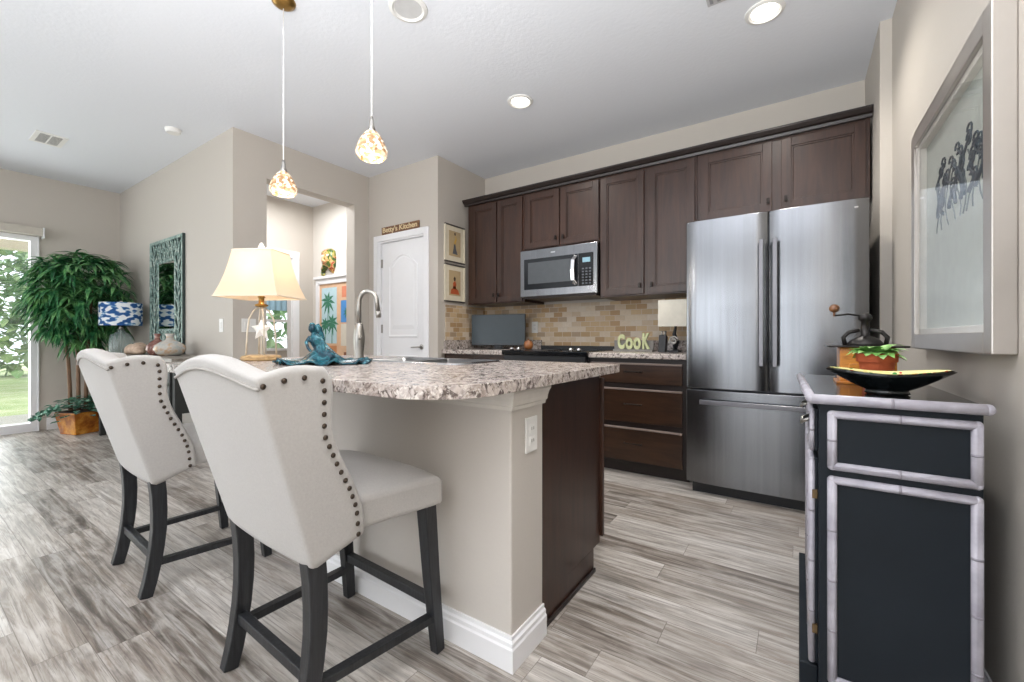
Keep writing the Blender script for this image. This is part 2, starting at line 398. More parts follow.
# sliding glass door at the left
f = MB(); fx0, fx1 = XW-.11, XW+.012
f.box(fx0, fx1, WY1-.05, WY1, 0, WZ).box(fx0, fx1, WY0, WY0+.07, 0, WZ).box(fx0, fx1, WY0+.07, WY1-.05, WZ-.05, WZ).box(fx0, fx1, WY0+.07, WY1-.05, 0, .09)
f.box(fx0+.02, fx1-.03, -.72, -.62, .09, WZ-.05)
sd = struct(f.build('window_1', WHITE, clean=False))
box(XW-.06, XW-.052, WY0+.06, WY1-.045, .08, WZ-.04).build('pane', GLASS, sd)
struct(MB().box(XW, XW+.02, WY1, WY1+.014, 0, WZ+.02).build('trim_2', WHITE, bevel=.004))
t = thing('blind_headrail', (XW+.06, -.6, WZ+.04), 'beige box valance of a blind above the sliding glass door', 'valance')
VAL = M('valance_fabric', '#c3bcb1', .7)
box(XW+.002, XW+.10, WY0-.1, WY1+.03, WZ+.005, WZ+.09).build('valance', VAL, t, bevel=.006)
box(XW+.002, XW+.108, WY1+.03, WY1+.042, WZ-.02, WZ+.095).build('end_cap', WHITE, t, bevel=.003)
# ------------------------------------------------------------ outside
def mat_grass():
    m, nt, b = new_mat('lawn_grass'); v = pos(nt); n = noise_(nt, v, 1.2, 6, .7)
    nt.links.new(ramp(nt, n, [(.3, '#8fae62'), (.5, '#c5cf96'), (.7, '#e3e2bb')]), b.inputs['Base Color']); b.inputs['Roughness'].default_value = .9; return m
g = MB(); nx, ny = 14, 30
for i in range(nx+1):
    for j in range(ny+1):
        x = XW-.16-1.6-i*1.4; y = -16+j*1.4; g.v.append((x, y, -.12+.05*noise.noise((x*.4, y*.4, 0))))
for i in range(nx):
    for j in range(ny):
        a = i*(ny+1)+j; g.f.append((a, a+1, a+ny+2, a+ny+1)); g.m.append(0)
o = g.build('lawn', mat_grass()); o['kind'] = 'stuff'; tag(o, 'sunlit green and straw lawn outside the sliding glass door', 'grass')
struct(box(XW-1.9, XW-.15, -6, 5.5, -.15, -.03).build('patio_slab', M('patio_concrete', '#c9c4bb', .8)))
struct(MB().box(XW-2.0, XW-.15, -6, 1.6, 2.42, 2.55).box(XW-2.0, XW-1.8, -6, 5, 2.22, 2.5).build('patio_soffit', M('patio_soffit_paint', '#e2d8c4', .7)))
def leaf_pts(p, d, L, W, droop=.5, up=Vector((0, 0, 1)), n=4, fold=.15):
    """lanceolate leaf: list of rows of 3 points"""
    d = d.normalized(); side = d.cross(up)
    if side.length < .05: side = Vector((1, 0, 0))
    side.normalize(); rows = []; q = Vector(p); dd = d.copy()
    prof = [.15, .8, 1, .75, .35, .02] if n == 5 else [.2, 1, .85, .45, .03]
    for i, w_ in enumerate(prof):
        nrm = side.cross(dd).normalized()
        rows.append((q-side*(W/2*w_), q-nrm*(W*fold*w_), q+side*(W/2*w_)))
        dd = (dd+Vector((0, 0, -droop/len(prof)))).normalized(); q = q+dd*(L/(len(prof)-1))
    return rows
def add_leaf(mb, rows, mi=0):
    k = len(mb.v)
    for r in rows: mb.v += [tuple(x) for x in r]
    for i in range(len(rows)-1):
        a = k+i*3
        mb.f += [(a, a+1, a+4, a+3), (a+1, a+2, a+5, a+4)]; mb.m += [mi, mi]
def rnd_dir(zmin=-1):
    while 1:
        v = Vector((random.uniform(-1, 1), random.uniform(-1, 1), random.uniform(zmin, 1)))
        if .1 < v.length < 1: return v.normalized()
def mat_leaf(name, a, b_, c, rough=.4, sc=6):
    m, nt, b = new_mat(name); v = pos(nt); n = noise_(nt, v, sc, 3, .6)
    nt.links.new(ramp(nt, n, [(.34, a), (.48, b_), (.62, c)]), b.inputs['Base Color']); b.inputs['Roughness'].default_value = rough
    return m
TREE = mat_leaf('tree_foliage', '#5f8a52', '#8bb47c', '#b9d3a4', .7, 1.2); BARK = M('bark', '#6a5a4a', .9, bmp=.4, bs=20)
def tree(x, y, h, r, lab):
    t = thing('tree', (x, y, -.12), lab, 'tree', 'trees beyond the lawn')
    MB().tube([(x, y, -.15), (x+.1, y, h*.4), (x, y+.1, h*.7)], [.14, .1, .05], 8).build('trunk', BARK, t, smooth=True)
    f = MB()
    for _ in range(5200):
        d = rnd_dir(-.8); q = Vector((x, y, h*.52))+Vector((d.x*r, d.y*r, d.z*h*.48))*random.uniform(.45, 1.0)
        add_leaf(f, leaf_pts(q, rnd_dir(), random.uniform(.14, .26), random.uniform(.08, .14), .6))
    f.build('foliage', TREE, t, clean=False)
tree(-13.6, -.6, 5.4, 1.7, 'tall pale green tree seen through the sliding door beside the valance')
tree(-14.6, 3.4, 5.6, 2.0, 'broad tree outside, its crown seen just behind the tall indoor plant')
tree(-15.2, -5.0, 5.2, 2.3, 'tree outside at the outer left edge of the sliding door view')
bs_ = MB()
for _ in range(9000):
    q = Vector((-19.5+random.uniform(-.8, .8), random.uniform(-9, 9), 0)); q.z = random.uniform(0, 1)*(4.4+.8*math.sin(q.y*.9))
    add_leaf(bs_, leaf_pts(q, rnd_dir(), random.uniform(.25, .42), random.uniform(.16, .26), .6))
o = bs_.build('bushes', mat_leaf('bush_foliage', '#567d45', '#86ab66', '#bccf92', .7, .9), clean=False); o['kind'] = 'stuff'; tag(o, 'dense belt of pale green bushes at the far side of the lawn', 'bushes')
# hedge outside the bathroom window
h = MB()
for _ in range(900):
    q = Vector((-9+random.uniform(-.4, .4), 4.4+random.uniform(-1.8, 1.8), random.uniform(0, 2.1))); add_leaf(h, leaf_pts(q, rnd_dir(), .3, .16, .4))
h.build('hedge', TREE, clean=False); o = bpy.data.objects['hedge']; o['kind'] = 'stuff'; tag(o, 'green hedge seen through the small far window', 'hedge')

# ------------------------------------------------------------ pantry door
c = MB(); y0 = YP-.018
c.box(DX0-.065, DX0, y0, YP, 0, DZ+.065).box(DX1, DX1+.065, y0, YP, 0, DZ+.065).box(DX0, DX1, y0, YP, DZ, DZ+.065)
c.box(DX0, DX0+.012, YP, YP+.1, 0, DZ).box(DX1-.012, DX1, YP, YP+.1, 0, DZ).box(DX0, DX1, YP, YP+.1, DZ-.012, DZ)
struct(c.build('trim_3', WHITE, bevel=.004))
def panel_door(x0, x1, z0, z1, y, arch=True):
    """slab with raised panel mouldings"""
    m = MB(); m.box(x0, x1, y, y+.038, z0, z1)
    w_ = x1-x0; st = .115
    a, b = x0+st, x1-st
    def ring(pts, w1=.018, d=.008):
        n = len(pts); P = [Vector((p[0], 0, p[1])) for p in pts]; cx = sum(p[0] for p in pts)/n; cz = sum(p[1] for p in pts)/n
        def sc(k): return [(cx+(p[0]-cx)*(1-k/(abs(b-a)/2)), cz+(p[1]-cz)*(1-k/(abs(b-a)/2)*.6)) for p in pts]
        o_, i_ = sc(0), sc(w1); mid = sc(w1/2)
        vs = [(p[0], y, p[1]) for p in o_]+[(p[0], y-d, p[1]) for p in mid]+[(p[0], y, p[1]) for p in i_]
        fs = [(i, (i+1) % n, n+(i+1) % n, n+i) for i in range(n)]+[(n+i, n+(i+1) % n, 2*n+(i+1) % n, 2*n+i) for i in range(n)]
        m.add(vs, fs)
        i2 = sc(w1+.03); i3 = sc(w1+.05)
        m.add([(p[0], y-.0005, p[1]) for p in i2]+[(p[0], y-.006, p[1]) for p in i3], [(i, (i+1) % n, n+(i+1) % n, n+i) for i in range(n)]+[tuple(range(n, 2*n))])
    top = [(a, 1.02), (b, 1.02), (b, 1.78)]
    for k in range(1, 12):
        t = k/12; top.append((b+(a-b)*t, 1.78+.12*math.sin(PI*t)))
    top.append((a, 1.78)); ring(top)
    ring([(a, .25), (b, .25), (b, .84), (a, .84)])
    return m
d1 = struct(panel_door(DX0+.015, DX1-.015, .012, DZ-.015, YP+.035).build('door_1', WHITE, clean=False))
for z in (.30, 1.12, 1.83):
    MB().tube([(DX0+.012, YP+.028, z-.045), (DX0+.012, YP+.028, z+.045)], .007, 8).box(DX0+.012, DX0+.03, YP+.03, YP+.036, z-.045, z+.045).build('hinge', NICK, d1)
hl = MB().tube([(DX1-.075, YP+.035, .93), (DX1-.075, YP+.028, .93)], .027, 16).tube([(DX1-.075, YP+.03, .93), (DX1-.075, YP-.02, .93)], .009, 10)
hl.tube([(DX1-.075, YP-.02, .93), (DX1-.12, YP-.024, .928), (DX1-.175, YP-.018, .925)], [.009, .008, .006], 10).build('door_handle', NICK, d1, smooth=True)

# ------------------------------------------------------------ kitchen cabinets
def shaker(x0, x1, z0, z1, y, fr=.055):
    m = MB(); t = .02
    m.box(x0, x0+fr, y, y+t, z0, z1).box(x1-fr, x1, y, y+t, z0, z1).box(x0+fr, x1-fr, y, y+t, z0, z0+fr).box(x0+fr, x1-fr, y, y+t, z1-fr, z1)
    b = .012
    m.box(x0+fr, x0+fr+b, y+.006, y+t, z0+fr, z1-fr).box(x1-fr-b, x1-fr, y+.006, y+t, z0+fr, z1-fr).box(x0+fr+b, x1-fr-b, y+.006, y+t, z0+fr, z0+fr+b).box(x0+fr+b, x1-fr-b, y+.006, y+t, z1-fr-b, z1-fr)
    m.box(x0+fr+b, x1-fr-b, y+.011, y+t, z0+fr+b, z1-fr-b)
    return m
def upper(x0, x1, z0, z1, doors, label, knobs):
    t = thing('wall_cabinet', ((x0+x1)/2, YB-.2, z0), label, 'cabinet')
    MB().box(x0, x1, 3.422, YB-.002, z0, z1).build('cabinet_body', ESP, t, bevel=.002)
    for (a, b), kx in zip(doors, knobs):
        d = shaker(a, b, z0+.012, z1-.03, 3.402).build('door', ESP, t, bevel=.002)
        MB().tube([(kx, 3.402, z0+.075), (kx, 3.385, z0+.075)], .005, 8).box(kx-.009, kx+.009, 3.377, 3.386, z0+.06, z0+.098).build('knob', DKM, d, bevel=.003)
    return t
ZU, ZT = 1.362, 2.39
upper(-2.845, -2.157, ZU, ZT, [(-2.79, -2.475), (-2.462, -2.175)], 'dark brown two-door wall cabinet at the far left end of the run', [-2.50, -2.44])
upper(-2.155, -1.402, 1.84, ZT, [(-2.135, -1.783), (-1.765, -1.405)], 'short dark brown two-door cabinet directly above the microwave', [-1.81, -1.735])
upper(-1.40, -.632, ZU, ZT, [(-1.388, -1.025), (-.99, -.645)], 'tall dark brown two-door wall cabinet between microwave and refrigerator', [-1.055, -.96])
upper(-.63, .365, 1.875, ZT, [(-.608, -.153), (-.098, .343)], 'wide dark brown two-door cabinet above the refrigerator', [-.175, -.073])
cm = MB(); prof = [(3.42, ZT-.012), (3.395, ZT-.012), (3.39, ZT+.005), (3.375, ZT+.012), (3.36, ZT+.032), (3.36, ZT+.045), (3.42, ZT+.045)]
cm.prism(prof, -2.875, .374, 'x'); cm.box(-2.875, -2.845, 3.42, YB-.002, ZT-.0, ZT+.045)
struct(cm.build('trim_4', ESPK))
# backsplash
bs = MB().box(XP+.003, -.63, YB-.012, YB, 1.0, ZU-.002).box(XP, XP+.01, 3.155, YB-.012, 1.0, ZU-.01).box(-2.176, -1.366, YB-.012, YB, .9, 1.0)
struct(bs.build('wall_backsplash', TILE))
# base cabinets, worktops
t = thing('base_cabinet', (-2.55, 3.45, 0), 'dark brown base cabinet in the corner left of the range', 'cabinet')
MB().box(XP+.005, -2.175, 3.14, YB-.012, .1, .865).box(XP+.005, -2.175, 3.2, YB-.012, 0, .1).build('cabinet_body', ESP, t)
d = shaker(-2.87, -2.53, .12, .84, 3.12).build('door', ESP, t, bevel=.002); d = shaker(-2.52, -2.19, .12, .84, 3.12).build('door', ESP, t, bevel=.002)
t = thing('drawer_cabinet', (-1.0, 3.45, 0), 'dark brown base cabinet with three drawers beside the refrigerator', 'cabinet')
MB().box(-1.365, -.642, 3.14, YB-.012, .1, .865).box(-1.365, -.642, 3.20, YB-.012, 0, .1).build('cabinet_body', ESPK, t)
for z0, z1 in ((.685, .835), (.395, .645), (.105, .355)):
    m = MB().box(-1.355, -.672, 3.121, 3.14, z0, z1-.012).box(-1.355, -.672, 3.112, 3.14, z1-.012, z1, 1)
    d = m.build('drawer', [ESPD, EDGE], t, bevel=.002)
    zc = (z0+z1)/2+.01
    MB().tube([(-1.085, 3.12, zc), (-1.08, 3.098, zc), (-1.05, 3.092, zc+.002), (-.99, 3.092, zc+.002), (-.96, 3.098, zc), (-.955, 3.12, zc)], .0045, 8).build('handle', DKM, d, smooth=True)
def worktop(x0, x1, label):
    t = thing('countertop', ((x0+x1)/2, 3.45, .868), label, 'countertop')
    MB().box(x0, x1, 3.095, YB-.012, .868, .908).build('worktop', GRAN, t, bevel=.008, seg=3)
    m = MB().box(x0, x1, YB-.03, YB-.0125, .9085, 1.0)
    if x0 < -2.5: m.box(XP+.001, XP+.02, 3.13, YB-.03, .9085, 1.0)
    m.build('upstand', GRAN, t, bevel=.003)
worktop(XP+.0015, -2.177, 'speckled brown and cream worktop left of the range under the monitor')
worktop(-1.365, -.64, 'speckled brown and cream worktop between the range and the refrigerator')
# range
t = thing('range', (-1.77, 3.45, 0), 'black slide-in cooking range between the two stretches of worktop', 'stove')
MB().box(-2.17, -1.37, 3.12, 3.77, 0.04, .878).build('oven_body', BLACK, t, bevel=.004)
MB().box(-2.175, -1.366, 3.07, 3.75, .8785, .912).build('cooktop', BLKG, t, bevel=.006)
MB().box(-2.17, -1.37, 3.75, 3.786, .88, .945).build('backguard', BLACK, t, bevel=.004)
d = MB().box(-2.16, -1.38, 3.095, 3.12, .2, .78).build('oven_door', BLKG, t, bevel=.004)
MB().tube([(-2.1, 3.06, .74), (-1.44, 3.06, .74)], .01, 10).build('handle', NICK, d, smooth=True)
MB().box(-2.16, -1.38, 3.08, 3.12, .79, .876).build('control_panel', BLACK, t, bevel=.01)
for x in (-2.09, -2.02, -1.52, -1.45):
    MB().lathe([(.018, 0), (.02, .012), (.016, .026), (.0, .027)], (x, 3.11, .913), 14).build('knob', CHROME, t, smooth=True)
for x, y, r in ((-1.95, 3.3, .1), (-1.6, 3.3, .085), (-1.95, 3.58, .08), (-1.6, 3.58, .1)):
    MB().lathe([(r, 0), (r, .0008), (r-.004, .0008), (r-.004, 0)], (x, y, .9122), 32).build('burner_ring', M('burner_ring_grey', '#5a5c60', .4), t)
# microwave
MWX0, MWX1, MZ0, MZ1, MY = -2.15, -1.405, 1.40, 1.83, 3.36
t = thing('microwave', (-1.78, 3.6, MZ0), 'stainless over-the-range microwave with black window above the range', 'microwave')
MB().box(MWX0, MWX1, MY+.045, YB-.002, MZ0, MZ1).build('housing', BLACK, t, bevel=.003)
MB().box(MWX0-.015, MWX1+.005, MY, MY+.045, MZ0+.0, MZ1-.002).build('front_frame', STEEL, t, bevel=.005)
dw = MB().box(MWX0+.03, MWX1-.17, MY-.006, MY, MZ0+.065, MZ1-.085).build('door_window', M('microwave_glass', '#1f2226', .12), t, bevel=.003)
MB().box(MWX0+.075, MWX1-.235, MY-.0075, MY-.006, MZ0+.115, MZ1-.12).build('window_mesh', M('microwave_mesh', '#4c5054', .25), dw)
cp = MB().box(MWX1-.165, MWX1-.03, MY-.006, MY, MZ0+.065, MZ1-.085).build('control_panel', BLKG, t, bevel=.003)
MB().box(MWX1-.125, MWX1-.055, MY-.0075, MY-.006, MZ1-.165, MZ1-.125).build('display', M('clock_display', '#6f8f9c', .3, emit='#8fb8c8', es=.35), cp)
k = MB()
for i in range(3):
    for j in range(6): k.box(MWX1-.13+i*.032, MWX1-.112+i*.032, MY-.0072, MY-.006, MZ0+.08+j*.025, MZ0+.092+j*.025)
k.build('keypad', M('keypad_grey', '#565a60', .5), cp)
MB().tube([(MWX1-.19, MY-.002, MZ0+.085), (MWX1-.2, MY-.04, MZ0+.12), (MWX1-.2, MY-.052, (MZ0+MZ1)/2-.01), (MWX1-.2, MY-.04, MZ1-.14), (MWX1-.19, MY-.002, MZ1-.1)], .013, 12, rect=(.012, .034), up=(0, -1, 0)).build('handle', CHROME, t, bevel=.005)
MB().box(-1.84, -1.795, MY-.002, MY, MZ1-.05, MZ1-.038).build('brand_badge', CHROME, t)
MB().box(MWX0+.02, MWX1-.01, MY+.01, YB-.05, MZ0-.018, MZ0).build('vent_grille', DKM, t)
# refrigerator
FX0, FX1, FY = -.622, .318, 3.0
t = thing('refrigerator', (-.15, 3.4, 0), 'stainless steel french-door refrigerator with bottom freezer drawer', 'refrigerator')
MB().box(FX0+.012, FX1-.012, FY+.075, YB-.03, .06, 1.765).build('cabinet_body', M('fridge_side_grey', '#55565a', .4, metal=.5), t, bevel=.004)
MB().box(FX0+.03, FX1-.03, FY+.05, YB-.1, .0, .06).build('toe_grille', BLACK, t)
def bowed(x0, x1, z0, z1, y, depth=.07, bow=.012, n=14):
    m = MB(); pts = []
    for i in range(n+1):
        s_ = i/n; x = x0+(x1-x0)*s_; e = min(1, min(s_, 1-s_)*(x1-x0)/.012); pts.append((x, y-bow*math.sin(PI*s_)**.8+.010*(1-e)))
    pts += [(x1, y+depth), (x0, y+depth)]
    return m.prism(pts, z0, z1, 'z')
mid = -.153
for a, b, hx, q in ((FX0, mid-.003, -.188, 'left'), (mid+.003, FX1, -.117, 'right')):
    d = bowed(a, b, .694, 1.785, FY).build('door', STEEL, t, smooth=True, bevel=.003)
    MB().tube([(hx, FY, .88), (hx, FY-.045, .88)], .008, 8).tube([(hx, FY, 1.58), (hx, FY-.045, 1.58)], .008, 8).box(hx-.012, hx+.012, FY-.06, FY-.04, .85, 1.61).build('handle', FHND, d, bevel=.007, seg=3)
d = bowed(FX0, FX1, .075, .682, FY, bow=.014).build('freezer_drawer', STEEL, t, smooth=True, bevel=.003)
MB().tube([(-.5, FY, .61), (-.5, FY-.045, .61)], .008, 8).tube([(.2, FY, .61), (.2, FY-.045, .61)], .008, 8).box(-.53, .23, FY-.062, FY-.04, .596, .624).build('handle', FHND, d, bevel=.008, seg=3)
MB().box(.225, .27, FY-.006, FY-.001, 1.735, 1.742).build('brand_badge', CHROME, t)

# ------------------------------------------------------------ island
IX1, IY0, IXL = -.735, 1.09, -2.55
t = thing('kitchen_island', (-1.6, 1.5, 0), 'kitchen island base with painted half wall and dark cabinets behind', 'kitchen island')
MB().box(IXL, IX1, IY0, 1.285, 0, .863).build('half_wall', KNEE, t, bevel=.006)
# crown moulding under the worktop, on front and end
def mould(mb, path_pts, prof):
    """sweep prof (out, z) along an open 2D path with mitres; outward is to the right of travel"""
    P = [Vector((p[0], p[1])) for p in path_pts]; n = len(P); rows = []
    for i in range(n):
        d1 = (P[i]-P[i-1]).normalized() if i > 0 else (P[1]-P[0]).normalized()
        d2 = (P[i+1]-P[i]).normalized() if i < n-1 else d1
        n1 = Vector((d1.y, -d1.x)); n2 = Vector((d2.y, -d2.x)); b = (n1+n2)
        b = b/(b.dot(n1)) if b.length > 1e-6 else n1
        rows.append([(P[i].x+b.x*o_, P[i].y+b.y*o_, z) for o_, z in prof])
    k = len(prof); vs = [v for r in rows for v in r]; fs = []
    for i in range(n-1):
        for j in range(k): fs.append((i*k+j, (i+1)*k+j, (i+1)*k+(j+1) % k, i*k+(j+1) % k))
    fs += [tuple(range(k)), tuple(range((n-1)*k, n*k))]
    return mb.add(vs, fs)
cr = [(0, .797), (.010, .797), (.012, .808), (.018, .813), (.02, .826), (.026, .842), (.033, .852), (.033, .8625), (0, .8625)]
mould(MB(), [(IXL, IY0), (IX1, IY0), (IX1, 1.285)], cr).build('moulding', WHITE if False else M('moulding_paint', '#cfcac2', .5), t)
bp = [(0, 0), (.016, 0), (.016, .068), (.012, .074), (.012, .086), (.006, .092), (.006, .104), (0, .104)]
mould(MB(), [(IXL, 1.285), (IXL, IY0), (IX1, IY0), (IX1, 1.285)], bp).build('baseboard', WHITE, t)
MB().box(IXL+.02, -.765, 1.287, 1.815, .10, .66).box(IXL+.02, -2.02, 1.287, 1.815, .66, .862).box(-1.20, -.765, 1.287, 1.815, .66, .862).box(-2.02, -1.20, 1.287, 1.33, .66, .862).box(IXL+.02, -.765, 1.287, 1.75, 0, .10).build('cabinet_body', ESP, t)
MB().box(-.765, -.745, 1.287, 1.815, .10, .862).box(-.765, -.745, 1.287, 1.75, 0, .10).build('end_panel', ESP, t, bevel=.002)
MB().box(-.752, -.744, 1.8155, 1.822, .1, .862).build('face_frame_edge', EDGE, t)
MB().box(-.745, -.735, 1.287, 1.752, 0, .018).build('shoe_moulding', ESPK, t, bevel=.004)
for a in (-2.5, -2.05, -1.6, -1.15):
    MB().box(a, a+.42, 1.815, 1.835, .13, .84).build('door', ESP, t, bevel=.003)
# island worktop with rounded corners
CX0, CX1, CY0, CY1 = -2.62, -.68, .74, 1.91
def rrect(x0, x1, y0, y1, rs):
    pts = []
    for (cx, cy, r, a0) in ((x1-rs[0], y0+rs[0], rs[0], -PI/2), (x1-rs[1], y1-rs[1], rs[1], 0), (x0+rs[2], y1-rs[2], rs[2], PI/2), (x0+rs[3], y0+rs[3], rs[3], PI)):
        n = 12 if r > .03 else 3
        for k in range(n+1):
            a = a0+PI/2*k/n; pts.append((cx+r*math.cos(a), cy+r*math.sin(a)))
    return pts
t = thing('island_countertop', (-1.6, 1.3, .864), 'speckled grey and cream island worktop with rounded corners', 'countertop')
SK = (-1.97, -1.25, 1.42, 1.80)          # sink cut
from mathutils.geometry import tessellate_polygon
ct = MB(); oo = rrect(CX0, CX1, CY0, CY1, (.2, .02, .02, .2)); ii = rrect(SK[0]+.012, SK[1]-.012, SK[2]+.012, SK[3]-.012, (.05,)*4); no, ni = len(oo), len(ii)
tri = tessellate_polygon([[Vector((p[0], p[1], 0)) for p in oo], [Vector((p[0], p[1], 0)) for p in ii]])
nt_ = no+ni; ct.v = [(p[0], p[1], .864) for p in oo+ii]+[(p[0], p[1], .90) for p in oo+ii]
ct.f = [tuple(t_) for t_ in tri]+[tuple(q+nt_ for q in t_) for t_ in tri]+[(i, (i+1) % no, nt_+(i+1) % no, nt_+i) for i in range(no)]+[(no+i, no+(i+1) % ni, nt_+no+(i+1) % ni, nt_+no+i) for i in range(ni)]
ct.m = [0]*len(ct.f)
ct.build('worktop', GRAN, t, bevel=.009, seg=3)
# sink: rim on the worktop
t = thing('kitchen_sink', (-1.62, 1.6, .90), 'stainless double-bowl sink set in the island worktop', 'sink')
rm = MB(); rr = rrect(SK[0], SK[1], SK[2], SK[3], (.06,)*4); r2 = rrect(SK[0]+.02, SK[1]-.02, SK[2]+.02, SK[3]-.02, (.05,)*4); n = len(rr)
rm.add([(p[0], p[1], .9005) for p in rr]+[(p[0]*1, p[1], .907) for p in rrect(SK[0]+.006, SK[1]-.006, SK[2]+.006, SK[3]-.006, (.057,)*4)]+[(p[0], p[1], .907) for p in r2]+[(p[0], p[1], .9015) for p in r2],
       [(i, (i+1) % n, n+(i+1) % n, n+i) for i in range(n)]+[(n+i, n+(i+1) % n, 2*n+(i+1) % n, 2*n+i) for i in range(n)]+[(2*n+i, 2*n+(i+1) % n, 3*n+(i+1) % n, 3*n+i) for i in range(n)])
rm.build('rim', CHROME, t, smooth='auto')
SNK = M('sink_bowl_steel', '#8f8f90', .3, metal=1)
for xa, xb in ((SK[0]+.022, -1.625), (-1.605, SK[1]-.022)):
    bw = MB(); p0 = rrect(xa, xb, SK[2]+.022, SK[3]-.022, (.045,)*4); p1 = rrect(xa+.012, xb-.012, SK[2]+.034, SK[3]-.034, (.04,)*4); n = len(p0)
    bw.add([(p[0], p[1], .904) for p in p0]+[(p[0], p[1], .70) for p in p1], [(i, (i+1) % n, n+(i+1) % n, n+i) for i in range(n)]+[tuple(range(n, 2*n))])
    o = bw.build('bowl', SNK, t, smooth='auto'); so = o.modifiers.new('wall', 'SOLIDIFY'); so.thickness = .002
box(-1.63, -1.60, SK[2]+.02, SK[3]-.02, .885, .9055).build('divider', SNK, t, bevel=.004)
# faucet
fx, fy, fz = -2.055, 1.515, .90
t = thing('faucet', (fx, fy, fz), 'tall brushed nickel gooseneck faucet standing behind the sink', 'faucet')
MB().lathe([(.026, 0), (.027, .01), (.024, .03), (.030, .09), (.031, .12), (.026, .17), (.019, .2), (.016, .205)], (fx, fy, fz), 24).build('body', NICK, t, smooth=True)
pth = [(fx, fy, fz+.2), (fx, fy, fz+.30)]
dx, dy = .83, .557; R = .050
for k in range(13):
    a = PI*k/12; pth.append((fx+dx*(R-R*math.cos(a)), fy+dy*(R-R*math.cos(a)), fz+.325+R*1.15*math.sin(a)))
pth.append((fx+dx*.106, fy+dy*.106, fz+.27))
MB().tube(pth, .0125, 14).build('spout', NICK, t, smooth=True)
MB().tube([pth[-1], (fx+dx*.110, fy+dy*.110, fz+.235)], [.0145, .013], 14).build('spray_head', NICK, t, smooth=True)
MB().tube([(fx+.02, fy-.01, fz+.11), (fx+.05, fy-.03, fz+.125)], .007, 8).build('handle', NICK, t, smooth=True)
# outlet on island end
def wall_plate(name, P, n, label, kind, gang=1, group=None):
    """P centre; n = 'x+','y-' facing"""
    t = thing(name, P, label, 'outlet' if kind == 'outlet' else 'switch', group)
    w_ = .036+.023*(gang-1); h_ = .058
    def bx(a0, a1, d0, d1, z0, z1):
        if n == 'x+': return box(P[0]+d0, P[0]+d1, P[1]+a0, P[1]+a1, P[2]+z0, P[2]+z1)
        return box(P[0]+a0, P[0]+a1, P[1]-d1, P[1]-d0, P[2]+z0, P[2]+z1)
    bx(-w_, w_, 0, .006, -h_, h_).build('cover_plate', PLAST, t, bevel=.003)
    for g_ in range(gang):
        c0 = (g_-(gang-1)/2)*.046
        if kind == 'outlet':
            for zc in (-.02, .02):
                r = bx(c0-.015, c0+.015, .006, .009, zc-.014, zc+.014).build('receptacle', PLAST, t, bevel=.003)
                sm = MB()
                for q in (-.006, .006):
                    b_ = bx(c0+q-.001, c0+q+.001, .009, .0095, zc-.004, zc+.006); sm.add(b_.v, b_.f)
                sm.build('slot', DKM, r)
        else: bx(c0-.015, c0+.015, .006, .010, -.03, .03).build('rocker', PLAST, t, bevel=.003)
    return t
wall_plate('wall_outlet', (IX1, 1.203, .703), 'x+', 'white duplex outlet on the end of the island half wall', 'outlet')
wall_plate('light_switch', (-4.17, YM, 1.13), 'y-', 'white single light switch on the wall behind the island lamp, left of the corner', 'switch')
wall_plate('light_switch', (XH, 1.80, 1.13), 'x+', 'white double switch plate beside the hall opening', 'switch', 2)
wall_plate('wall_outlet', (-2.26, YB-.012, 1.13), 'y-', 'white outlet on the tiled backsplash beside the monitor', 'outlet')

# ------------------------------------------------------------ counter stools
def lerp_tab(tab, x):
    if x <= tab[0][0]: return tab[0][1]
    for (a, p), (b, q) in zip(tab[:-1], tab[1:]):
        if x <= b: return p+(q-p)*(x-a)/(b-a)
    return tab[-1][1]
# local frame: origin on the floor under the seat, x right, y forward (towards the island); world y = loc.y + y
YO = .80
WF = [(.44, .128), (.50, .152), (.57, .166), (.63, .160), (.70, .142), (.78, .128), (.85, .150), (.90, .168), (.925, .167), (.945, .154), (.962, .13)]
def s_yb(z): return .612-(z-.44)*.285-YO
def s_hw(z): return .254+(z-.44)/.5*.016
def s_top(u):
    a = abs(u)
    if a <= 1: return .932+.040*math.cos(a*PI/2)**1.2
    return .932+.016*math.sin(PI*(a-1)*.8)
def s_bot(u):
    a = abs(u); return .438 if a <= 1 else .438+.048*(a-1)
def shell_pt(u, v, inset=0):
    z = s_bot(u)+(s_top(u)-s_bot(u))*v; a = abs(u); sg = 1 if u > 0 else -1
    hw = s_hw(z); yb = s_yb(z)
    if a <= 1:
        x = u*hw; y = yb-.012*(1-a*a); p = Vector((x*(hw-inset)/hw, y+inset*1.0, z))
    else:
        s_ = a-1; w_ = lerp_tab(WF, z)
        p = Vector((sg*(hw+.012*s_), yb+w_*s_, z)); p.x -= sg*inset*.8; p.y += (inset*(1-s_) if inset else 0)
    return p
